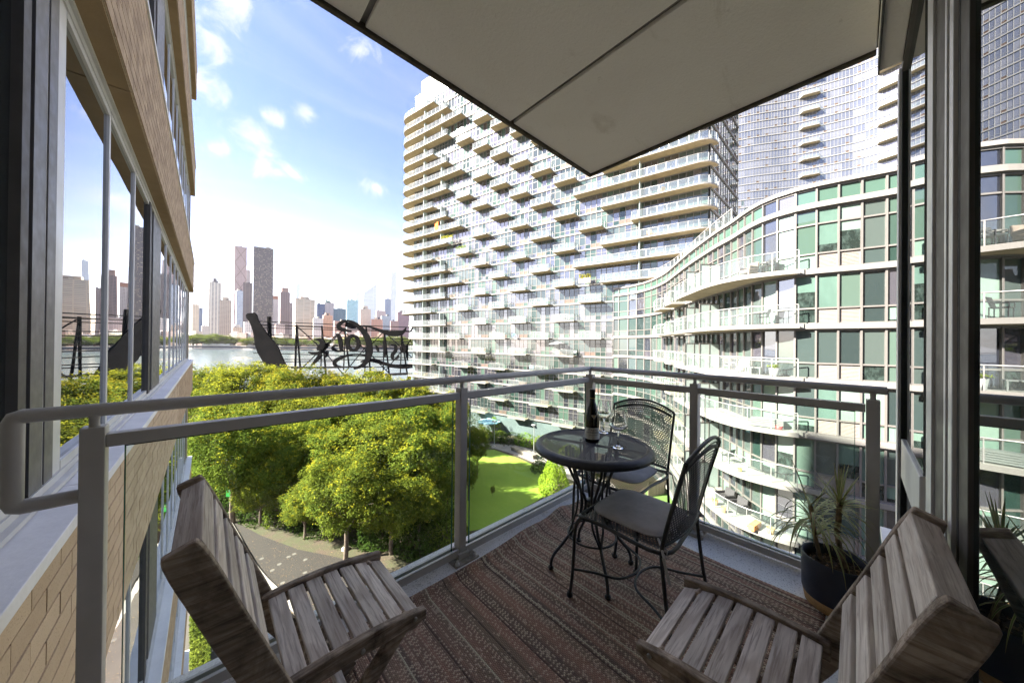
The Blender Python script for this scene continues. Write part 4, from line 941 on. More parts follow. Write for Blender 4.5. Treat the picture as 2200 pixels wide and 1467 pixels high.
# ------------------------------------------------------------------ main tower
TO = Vector((47.25, 27.1, 0)); TD = Vector((-0.2170, 0.9762, 0)); TN = Vector((-0.9762, -0.2170, 0)); TRZ = atan2(TD.y, TD.x)
def TP(s, n, z=0): return TO+TD*s+TN*n+V(0, 0, z)
def tower():
    rs = random.Random(11)
    T = thing('balcony_tower', (TP(20, -8).x, TP(20, -8).y, -18), 'tall glass apartment tower with staggered concrete balconies and rounded end', 'building')
    o = wloc(T); FH = 3.0; ZK = [0.9+3*k for k in range(-5, 20)]       # slab tops
    SR, SLF = -13.6, 51.2
    core = [TP(SR+0.2, -0.25), TP(SLF-2.2, -0.25), TP(SLF, -2.5), TP(SLF, -13), TP(SR+3, -16), TO+TD*SR+V(15, 0, 0)+TN*(-0.25)]
    core = [TP(SR+0.25, -0.25), TP(SLF-2.2, -0.25), TP(SLF-0.2, -2.2), TP(SLF-0.2, -12), TP(SR, -0.25)+V(14.7, 0.25, 0)]
    MB().prism([(p.x, p.y) for p in core], -18, 60.6).build('core', m_core, T)
    cr = [TP(SR+3, -0.5), TP(SLF-4, -0.5), TP(SLF-2.5, -2), TP(SLF-2.5, -11), TP(SR+4, -8)]
    MB().prism([(p.x, p.y) for p in cr], 60.6, 63.8).build('penthouse', M('pale penthouse cladding', (0.27, 0.265, 0.25), 0.7), T)
    mats = [m_frl, m_g_mint, m_g_sky, m_g_dark, m_vent]
    W, H = 4.7, FH-0.24; variants = []
    for q in range(14):
        k = rs.choice([2, 2, 3, 1]); c = []
        lay = [0, 0.85, 1.75, 2.7, 3.65, 4.7]
        vent = rs.random() < 0.75; vi = rs.choice([1, 2])
        for i in range(5):
            m_ = rs.choice([k, 3, 2, 1, 3]) if i in (vi, vi+1, (vi+2) % 5) else rs.choice([2, 2, 1, 3])
            if vent and i in (vi, vi+1): c.append((lay[i], lay[i+1], [(0.06, 0.72, 4), (0.72, H-0.07, m_)]))
            else: c.append((lay[i], lay[i+1], [(0.06, 0.72, rs.choice([2, 1, 2])), (0.72, 2.05, m_), (2.05, H-0.07, m_)]))
        variants.append(unit(W, H, c, mats, 'window'))
    sideu = []
    for q in range(4):
        c = [(0, 1.2, [(0.06, H-0.07, rs.choice([1, 2]))]), (1.2, 2.4, [(0.06, 0.8, 4), (0.8, H-0.07, rs.choice([1, 3]))]), (2.4, 3.6, [(0.06, 0.8, 1), (0.8, H-0.07, 2)]), (3.6, 4.9, [(0.06, H-0.07, rs.choice([1, 2]))])]
        sideu.append(unit(4.9, H, c, mats, 'window'))
    nb = int((SLF-2.2-SR)/W)
    for k, z in enumerate(ZK[:-1]):
        sb = MB(); band(sb, [TP(SR, 0), TP(SLF-2.2, 0)], z-0.24, z, 0.10, 0.4); sb.build('floor_slab', m_slabedge, T)
        if z > 5:
            sb = MB(); band(sb, [TP(SR, 0)+V(15, 0, 0), TP(SR, 0)], z-0.24, z, 0.10, 0.3); sb.build('floor_slab', m_slabedge, T)
            for j in range(3): inst('window', sideu[rs.randrange(4)], T, TP(SR, 0, z)+V(14.9-4.95*j, 0.0, 0)-o, pi)
        for j in range(nb):
            if z > 5 and -14 < SR+W*j < -9 and False: continue
            p = TP(SR+0.3+W*j, 0, z)-o
            inst('window', variants[rs.randrange(14)], T, p, TRZ)
    # ground level storey
    gz = MB()
    for j in range(nb): pass
    # balconies -----------------------------------------------------
    bmats = [m_slabund, m_slabedge, m_slabtop]
    def balcony(poly, z, path, div=()):
        mb = MB(); n = len(poly)
        mb.prism([(p.x, p.y) for p in poly], z-0.20, z, 0, 1)
        b = mb.build('balcony', bmats, T)
        rm = rail_mesh([V(p.x, p.y, z) for p in path], 1.08, 'glass_rail'); rm.build('glass_rail', [m_brail, m_railm], b)
        for s in div:
            MB().obox(TP(s, 0.6, z+1.35), TD*0.04, TN*0.55, V(0, 0, 1.3)).build('divider', m_frost, b)
        return b
    for k, z in enumerate(ZK[:-1]):
        up = z > 5.5
        dep = 1.75 if up else 1.45
        # long balconies round the far rounded end
        cyc = [40.4, 36.0, 31.8, 36.0][(k+1) % 4]
        rr = 3.0 if up else 0.8; se = (SLF+1.6) if up else (SLF-2.0)
        arc = [(se-rr+rr*sin(a), dep-rr+rr*cos(a)) for a in [i*pi/2/8 for i in range(9)]]
        edge = [(cyc, dep)]+arc+[(se, -6.0 if up else -1.5)]
        poly = [TP(cyc, 0)]+[TP(s, n) for s, n in edge]+[TP(SLF-0.6, -6.0 if up else -1.5), TP(SLF-2.6, 0.0)]
        path = [TP(cyc+0.06, 0.1), TP(cyc+0.06, dep-0.06)]+[TP(s-0.05, n-0.06) for s, n in edge[1:]]
        balcony(poly, z, path, [q for q in (38.2, 44.0) if q > cyc+1])
        # long balconies at the near rounded corner
        if z > 6:
            c2 = [1.3, 6.0, 1.3, -3.4][k % 4]; rr = 2.6; sn = SR-0.9
            arc = [(sn+rr-rr*sin(a), dep-rr+rr*cos(a)) for a in [i*pi/2/8 for i in range(9)]]
            edge = [(c2, dep)]+arc
            poly = [TP(c2, 0)]+[TP(s, n) for s, n in edge]+[TP(sn, -0.8), TP(SR+0.1, -0.8), TP(SR+0.1, 0)]
            path = [TP(c2-0.06, 0.1), TP(c2-0.06, dep-0.06)]+[TP(s+0.05, n-0.06) for s, n in edge[1:]]+[TP(sn+0.05, -0.7)]
            balcony(poly, z, path, [q for q in (-4.5,) if q < c2-1])
            lim = c2
        else: lim = -3
        # staggered single balconies
        for j in range(10):
            s0 = -3.6+4.7*j
            if s0 < lim-0.3 or s0+4.0 > cyc-0.2: continue
            if (j+k) % 2: continue
            poly = [TP(s0, 0), TP(s0, dep), TP(s0+3.95, dep), TP(s0+3.95, 0)]
            path = [TP(s0+0.06, 0.05), TP(s0+0.06, dep-0.06), TP(s0+3.89, dep-0.06), TP(s0+3.89, 0.05)]
            balcony(poly, z, path)
    return T
tower()

# ------------------------------------------------------------------ curved wing
def rf(r, f, z=0): return Vector((0.6845*f+0.7290*r, 0.7290*f-0.6845*r, z))
WINGZ = [-13.8, -10.8, -7.8, -4.8, -1.8, 1.2, 4.2, 7.75]
def wing():
    rs = random.Random(5)
    key = [(28.5, -14), (26.4, -9), (25.3, -4.5), (24.75, -1.06), (24.25, 1.2), (24.2, 2.6), (24.75, 3.9), (25.8, 4.95), (27.3, 6.1), (29.0, 7.6), (33.4, 10.9), (37.4, 13.6), (41.4, 16.4), (45.0, 20.0), (46.9, 23.8), (47.2, 26.6)]
    C = smooth_curve([(x, y, 0) for x, y in key], 6)
    C = [p for p in C if p.y > -13]
    Wg = thing('curved_wing', (34, 6, -18), 'lower curved glass wing with white slab bands and wavy balconies at right', 'building')
    o = wloc(Wg)
    # body behind the glass
    fine = resample(C, 1.0); n = len(fine); inn = []
    for i in range(n):
        d = (fine[min(i+1, n-1)]-fine[max(i-1, 0)]).normalized(); inn.append(fine[i]+Vector((d.y, -d.x, 0))*0.22)
    body = [(p.x, p.y) for p in inn]+[(60, 26.6), (60, -13)]
    mbb = MB(); vs = []; 
    for z in (-18, 8.6): vs += [(x, y, z) for x, y in body]
    N = len(body); mbb.add(vs, [(i, (i+1) % N, N+(i+1) % N, N+i) for i in range(N)]); mbb.build('body', m_core, Wg)
    rp = MB(); ri = [(p[0], p[1], 8.55) for p in body]; rp.add(ri, [tuple(range(N))]); rp.build('roof', M('roof membrane', (0.42, 0.40, 0.38), 0.9), Wg)
    S = resample(C, 0.86)
    # thin the far bays: twice as wide beyond 31 m
    bays = []; i = 0
    while i < len(S)-1:
        st = 2 if (S[i].x*CF.x+S[i].y*CF.y) > 29 or S[i].y < -3 else 1
        j = min(i+st, len(S)-1); bays.append((S[i], S[j])); i = j
    curve2 = [bays[0][0]]+[b for a, b in bays]
    for z in WINGZ:
        top = z == WINGZ[-1]
        band(MB(), curve2, z-0.27 if not top else z-0.22, z if not top else z+0.05, 0.16, 0.3).build('floor_slab', m_slabedge, Wg)
    band(MB(), curve2, 8.68, 8.88, 0.14, 0.35).build('parapet_cap', m_fr, Wg)
    band(MB(), curve2, -17.2, -16.9, 0.1, 0.3).build('base_band', m_fr, Wg)
    mats = [m_frl, m_g_mint, m_g_sky, m_g_dark, m_ventl]
    frames = {}
    def frame(hh, lower, key_):
        if key_ in frames: return frames[key_]
        mb = MB()
        for x in (0, 1): mb.box(x-0.045 if x else 0, x if x else 0.045, -0.14, 0.02, 0, hh)
        mb.box(0.045, 0.955, -0.13, 0.0, 0, 0.07); mb.box(0.045, 0.955, -0.13, 0.0, hh-0.10, hh)
        if lower: mb.box(0.045, 0.955, -0.13, 0.0, lower-0.04, lower+0.04)
        if hh > 3: mb.box(0.045, 0.955, -0.13, 0.0, hh-0.90, hh-0.82)
        frames[key_] = mb.mesh('window', m_frl); return frames[key_]
    def pane_mesh(z0, z1, m, vent=False):
        k_ = ('p', round(z0, 2), round(z1, 2), m.name)
        if k_ in frames: return frames[k_]
        mb = MB().add([(0.045, -0.085, z0), (0.955, -0.085, z0), (0.955, -0.085, z1), (0.045, -0.085, z1)], [(3, 2, 1, 0)])
        if vent:
            kk = int((z1-z0)/0.07)
            for q in range(kk): zz_ = z0+0.03+q*0.07; mb.add([(0.07, -0.084, zz_), (0.93, -0.084, zz_), (0.93, -0.06, zz_+0.03), (0.07, -0.06, zz_+0.03)], [(3, 2, 1, 0)])
        frames[k_] = mb.mesh('pane', m); return frames[k_]
    m_bl = [blind_glass('glass over blinds %d' % q, c_, (0.012, 0.018, 0.016)) for q, c_ in enumerate([(0.12, 0.185, 0.15), (0.16, 0.22, 0.185), (0.075, 0.125, 0.105)])]
    for a, b in bays:
        d = b-a; L = d.length; rz = atan2(d.y, d.x); fwd = a.x*CF.x+a.y*CF.y
        rgt = a.x*CR.x+a.y*CR.y; px = 1100+FPX*rgt/max(fwd, 1)
        for k in range(len(WINGZ)-1):
            z = WINGZ[k]; hh = WINGZ[k+1]-z-0.27 if k < 6 else WINGZ[k+1]-z-0.22
            lower = 0.85
            w = inst('window', frame(hh, lower, ('f', round(hh, 2))), Wg, (a.x-o.x, a.y-o.y, z-o.z), rz, (L, 1, 1))
            near = 1700 < px < 1960
            main = rs.choice(m_bl+[m_g_dark, m_g_mint]) if near else rs.choice([m_g_dark, m_g_dark, m_g_sky, m_g_mint])
            if 1715 > px > 1655: main = rs.choice([m_g_sky, m_bl[1], m_g_sky])
            if k == 4 and near: main = m_g_dark
            vent = 1785 < px < 1880
            inst('pane', pane_mesh(0.07, lower-0.04, m_ventl if vent else (main if rs.random() < 0.7 else m_bl[0]), vent), w)
            inst('pane', pane_mesh(lower+0.04, hh-0.10 if hh < 3 else hh-0.90, main), w)
            if hh > 3: inst('pane', pane_mesh(hh-0.82, hh-0.10, main if main is not m_g_sky else m_g_sky), w)
        w = inst('clerestory_window', frame(0.86, 0, 'cl'), Wg, (a.x-o.x, a.y-o.y, 7.81-o.z), rz, (L, 1, 1))
        inst('pane', pane_mesh(0.07, 0.76, m_g_green if not 1715 > px > 1640 else m_g_sky), w)
        z = -16.9
        w = inst('window', frame(2.8, 2.0, 'gf'), Wg, (a.x-o.x, a.y-o.y, z-o.z), rz, (L, 1, 1)); inst('pane', pane_mesh(0.07, 2.70, m_g_dark), w)
    # wavy balconies
    outer = [(15.75, 17.7), (14.85, 18.35), (13.95, 19.4), (13.55, 20.6), (13.45, 21.8), (13.55, 23.2), (13.9, 25.2), (14.35, 27.6), (14.75, 29.4)]
    back = [(16.75, 29.6), (16.3, 27.5), (16.05, 25.4), (15.8, 23), (15.6, 21), (15.65, 19.6), (15.95, 18.4)]
    oc = smooth_curve([rf(r, f) for r, f in outer], 4)
    for k, z in enumerate(WINGZ[1:-1]):
        poly = [(p.x, p.y) for p in oc]+[tuple(rf(r, f)[:2]) for r, f in back]
        b = MB().prism(poly, z-0.24, z+0.005, 0, 1).build('balcony', [m_slabund, m_slabedge], Wg)
        MB().prism(poly, z+0.0055, z+0.012).build('balcony_paving', M('balcony paving %d' % k, (0.26, 0.25, 0.225), 0.85, 0, 0.08, 1), b)
        rp_ = [V(p.x, p.y, z) for p in oc]; ins = []
        cen = rf(15.6, 23.5)
        for p in rp_: q = (V(cen.x, cen.y, z)-p); q.z = 0; ins.append(p+q.normalized()*0.09)
        PP = resample(ins, 1.15)
        for p in PP: MB().bar(p, p+V(0, 0, 1.05), 0.04, 0.04).build('rail_post', m_railm, b)
        for p, q in zip(PP, PP[1:]):
            d = (q-p).normalized()*0.04; MB().add([p+d+V(0, 0, 0.07), q-d+V(0, 0, 0.07), q-d+V(0, 0, 1.0), p+d+V(0, 0, 1.0)], [(0, 1, 2, 3)]).build('rail_glass', m_brail2, b)
        MB().tube([p+V(0, 0, 1.07) for p in ins], 0.03, 8).build('top_rail', m_railm, b)
        for r, f in ((15.0, 24.6), (15.3, 27.2)):
            c0 = rf(r, f, z+1.0); dd = (rf(1, 0)).normalized()
            fr = MB()
            for e in (-0.75, 0.75): fr.bar(c0+dd*e+V(0, 0, -1), c0+dd*e+V(0, 0, 0.9), 0.06, 0.06, 1)
            fr.bar(c0+dd*-0.75+V(0, 0, 0.9), c0+dd*0.75+V(0, 0, 0.9), 0.06, 0.06, 1); fr.bar(c0+V(0, 0, -1), c0+V(0, 0, 0.9), 0.05, 0.05, 1)
            fr.obox(c0+V(0, 0, -0.05), dd*0.72, rf(0, 1).normalized()*0.012, V(0, 0, 0.9), 0)
            fr.build('divider', [m_frost, m_alu_dark], b)
        # two smaller balconies further along
        for quad in ([(17.1, 31.6), (15.7, 32.0), (15.9, 33.6), (16.6, 35.2), (17.9, 35.4)], [(18.1, 36.6), (16.9, 37.0), (17.1, 38.8), (17.7, 40.4), (18.9, 40.4)]):
            pq = [rf(r, f) for r, f in quad]
            b2 = MB().prism([(p.x, p.y) for p in pq], z-0.22, z+0.004, 0, 1).build('balcony', [m_slabund, m_slabedge], Wg)
            rail_mesh([V(p.x, p.y, z) for p in pq[:]], 1.07, 'glass_rail', 1.1).build('glass_rail', [m_brail2, m_railm], b2)
    # roof edge screen with white posts
    seg = [p for p in resample(C, 1.25) if 24.0 < p.x*CF.x+p.y*CF.y < 46]
    rr = []
    for i, p in enumerate(seg):
        d = (seg[min(i+1, len(seg)-1)]-seg[max(i-1, 0)]).normalized(); rr.append(p+Vector((d.y, -d.x, 0))*1.0)
    for i, p in enumerate(rr): MB().bar(V(p.x, p.y, 8.56), V(p.x, p.y, 10.5), 0.07, 0.07).build('roof_screen_post', m_white, Wg)
    for p, q in zip(rr, rr[1:]): MB().add([V(p.x, p.y, 8.9), V(q.x, q.y, 8.9), V(q.x, q.y, 10.4), V(p.x, p.y, 10.4)], [(0, 1, 2, 3)]).build('roof_screen_glass', m_brail2, Wg)
    MB().tube([V(p.x, p.y, 10.52) for p in rr], 0.04, 6).build('roof_screen_rail', m_railm, Wg)
    return Wg
wing()

# ------------------------------------------------------------------ tower far behind at right
def back_tower():
    rs = random.Random(21)
    pts = []
    for px, d in ((2150, 90), (2080, 95), (2000, 101), (1940, 106), (1890, 110.5), (1840, 114.5), (1800, 117), (1760, 119.5), (1720, 122.0), (1690, 123.6), (1650, 125.2), (1610, 127), (1570, 129.5), (1540, 131.5)):
        u = (px-1100)/FPX; pts.append(rf(u*d, d))
    C = smooth_curve(pts, 5)
    T = thing('wavy_tower', (C[len(C)//2].x, C[len(C)//2].y, -18), 'very tall pale glass tower with rippling white floor bands, farthest right', 'building')
    o = wloc(T); S = resample(C, 2.9); FH = 3.02
    Z = [-18+FH*k for k in range(0, 47)]
    m_pale = mirror_glass('pale far glass', (0.3, 0.31, 0.36), 2.4, 0.02, 0.06, 0.4, cols=[(0.085, 0.088, 0.102), (0.065, 0.069, 0.083), (0.103, 0.105, 0.116)])
    mats = [m_white, m_g_mint, m_pale, m_g_dark, m_vent]
    H = FH-0.30; var = []
    for q in range(12):
        lean = q/12
        m1 = 2 if lean < 0.62 else (1 if lean < 0.8 else 3)
        c = [(0, 0.95, [(0.06, 0.7, 2), (0.7, H-0.07, m1)]), (0.95, 1.95, [(0.06, 0.7, 4 if q % 2 else 2), (0.7, H-0.07, rs.choice([m1, 2, 2]))]), (1.95, 2.9, [(0.06, 0.7, 2), (0.7, H-0.07, m1)])]
        var.append((unit(2.9, H, c, mats, 'window', 0.09, 0.12), m1))
    n = len(S); inn = []
    for i in range(n):
        d = (S[min(i+1, n-1)]-S[max(i-1, 0)]).normalized(); inn.append(S[i]+Vector((d.y, -d.x, 0))*0.15)
    bd = [(p.x, p.y) for p in inn]; e0, e1 = S[0], S[-1]; bk = (CF*48); bd += [(e1.x+bk.x, e1.y+bk.y), (e0.x+bk.x, e0.y+bk.y)]
    mbb = MB(); N = len(bd); mbb.add([(x, y, z) for z in (-18, Z[-1]) for x, y in bd], [(i, (i+1) % N, N+(i+1) % N, N+i) for i in range(N)]); mbb.build('body', m_core, T)
    MB().add([(x, y, Z[-1]) for x, y in bd], [tuple(range(N))]).build('roof', m_white, T)
    for z in Z: band(MB(), S, z-0.30, z, 0.14, 0.2).build('floor_band', m_white, T)
    cnt = 0; rest = MB(); rest_i = []
    coldark = {}
    for k, z in enumerate(Z[:-1]):
        for i in range(n-1):
            a, b = S[i], S[i+1]; d = b-a; rz = atan2(d.y, d.x); L = d.length
            fwd = a.x*CF.x+a.y*CF.y; px = 1100+FPX*(a.x*CR.x+a.y*CR.y)/fwd; y = hz(px)-z*FPX/fwd
            if z < 6: continue
            g = rs.random()
            pick = rs.choice(var[:8]) if g < 0.86 or z > 60 else rs.choice(var[8:])
            if 1590 < px < 1950 and 120 < y < 430 and cnt < 298:
                inst('window', pick[0], T, (a.x-o.x, a.y-o.y, z-o.z), rz, (L/2.9, 1, 1)); cnt += 1
            else: rest_i.append((pick[0], a, z, rz, L/2.9))
    for me, a, z, rz, sx in rest_i:
        c, s = cos(rz), sin(rz); base = len(rest.v)
        for v in me.vertices:
            x, y = v.co.x*sx, v.co.y; rest.v.append((a.x+x*c-y*s, a.y+x*s+y*c, z+v.co.z))
        for p in me.polygons: rest.f.append(tuple(base+q for q in p.vertices)); rest.m.append(p.material_index); rest.s.append(False)
    rest.build('further_windows', mats, T, kind='stuff')
    for pxc in (1721, 1890, 2045):
        i = min(range(n-1), key=lambda q: abs(1100+FPX*((S[q].x+S[q+1].x)*CR.x+(S[q].y+S[q+1].y)*CR.y)/((S[q].x+S[q+1].x)*CF.x+(S[q].y+S[q+1].y)*CF.y)-pxc))
        for k in range(9, 45, 2):
            z = Z[k]; a, b = S[i-1], S[min(i+1, n-1)]; d = (b-a).normalized(); nn = Vector((-d.y, d.x, 0))
            a = a-d*0.2; q = [a, a+nn*1.9+d*0.9, b+nn*1.9-d*0.9+d*0.2, b+d*0.2]
            bl = MB().prism([(p.x, p.y) for p in q], z-0.3, z+0.003, 0, 1).build('balcony', [m_slabund, m_white], T)
            rail_mesh([V(p.x, p.y, z) for p in q], 1.1, 'glass_rail', 1.4).build('glass_rail', [m_brail, m_white], bl)
back_tower()
# ================================================================== ground, river, skyline
GZ = -18.0
def flat(name, pts, z, mat, **k): return MB().add([(p[0], p[1], z) for p in pts], [tuple(range(len(pts)))]).build(name, mat, **k)
def rfp(*q): return [tuple(rf(r, f)[:2]) for r, f in q]
def gpt(px, py, z=GZ): p = onp(px, py, 'Z', z); return (p.x, p.y)
m_soilg = M('mulch and soil', (0.075, 0.05, 0.034), 0.95, 0, 0.3, 0.8, 0.5, 9, col2=(0.05, 0.06, 0.02), fine=0.5)
def up(mb_pts):
    a = sum(mb_pts[i][0]*mb_pts[(i+1) % len(mb_pts)][1]-mb_pts[(i+1) % len(mb_pts)][0]*mb_pts[i][1] for i in range(len(mb_pts)))
    return mb_pts if a > 0 else mb_pts[::-1]
flat('ground', up(rfp((-500, -400), (700, -400), (700, 900), (95, 900), (95, 112), (-500, 112))), GZ, m_soilg, kind='structure')
def water():
    m, t, b, o = nt('river water'); vec = coords(t, 'Object')
    b.inputs['Base Color'].default_value = (0.10, 0.13, 0.135, 1); b.inputs['Roughness'].default_value = 0.16; b.inputs['IOR'].default_value = 1.33
    mp = coords(t, 'Object', (0.35, 0.12, 1)); bump(t, b, noise(t, mp, 1.0, 5, 0.6), 0.30, 0.8); return m
flat('river', up(rfp((-2200, 110), (97, 110), (97, 660), (1400, 660), (1400, 705), (-2200, 705))), -20.5, water(), kind='structure')
MB().prism([p for p in rfp((-500, 110.5), (96, 110.5), (96, 112), (-500, 112))], -22, GZ-0.004).build('river_wall', M('river wall concrete', (0.36, 0.34, 0.31), 0.9), kind='structure')
flat('far_land', up(rfp((-1900, 690), (1400, 690), (1400, 2600), (-1900, 2600))), -18.5, M('far city ground', (0.22, 0.22, 0.21), 0.9, 0, 0.2, 0.02), kind='structure')
m_sea = M('pale sea wall', (0.50, 0.45, 0.38), 0.9, 0, 0.15, 0.05); m_dk = M('dark road deck', (0.055, 0.06, 0.09), 0.7)  # even dark blue-grey for the drive deck, reused on some rooftop boxes
MB().prism(rfp((-900, 689), (1200, 689), (1200, 690.5), (-900, 690.5)), -22, -17.4).build('far_sea_wall', m_sea, kind='structure')
FD = thing('riverside_drive', rf(-300, 694, -18.4), 'dark elevated riverside drive along the far shore', 'road')
MB().prism(rfp((-900, 692), (1200, 692), (1200, 700), (-900, 700)), -16.6, -13.2).build('deck', m_dk, FD)
MB().prism(rfp((-900, 691), (1200, 691), (1200, 691.8), (-900, 691.8)), -13.6, -12.2).build('parapet', m_sea, FD)
for i in range(90):
    r = -600+i*18; p = rf(r, 693); MB().box(p.x-0.7, p.x+0.7, p.y-0.7, p.y+0.7, -18.4, -16.61).build('pier', m_sea, FD)
def islet():
    mb = MB(); rs = random.Random(4); c = rf(-0.845*365*0.985, 365)
    n = 26; vs = [(c.x, c.y, -19.0)]
    for q in (0.45, 0.8, 1.0):
        for k in range(n):
            a = 2*pi*k/n; w = 1+0.18*rs.uniform(-1, 1); p = c+CR*(12.5*q*w*cos(a))+CF*(3*q*w*sin(a)); vs.append((p.x, p.y, -20.6+(1.6*(1-q*q)+rs.uniform(0, 0.5))*(q < 0.95)))
    fs = [(0, 1+k, 1+(k+1) % n) for k in range(n)]
    for q in range(2): fs += [(1+q*n+k, 1+(q+1)*n+k, 1+(q+1)*n+(k+1) % n, 1+q*n+(k+1) % n) for k in range(n)]
    MB().add(vs, fs).build('rock_islet', M('dark rock', (0.16, 0.15, 0.12), 0.9, 0, 0.2, 0.3, 0.6, 1), label='low dark rock islet alone in the river', cat='islet')
islet()

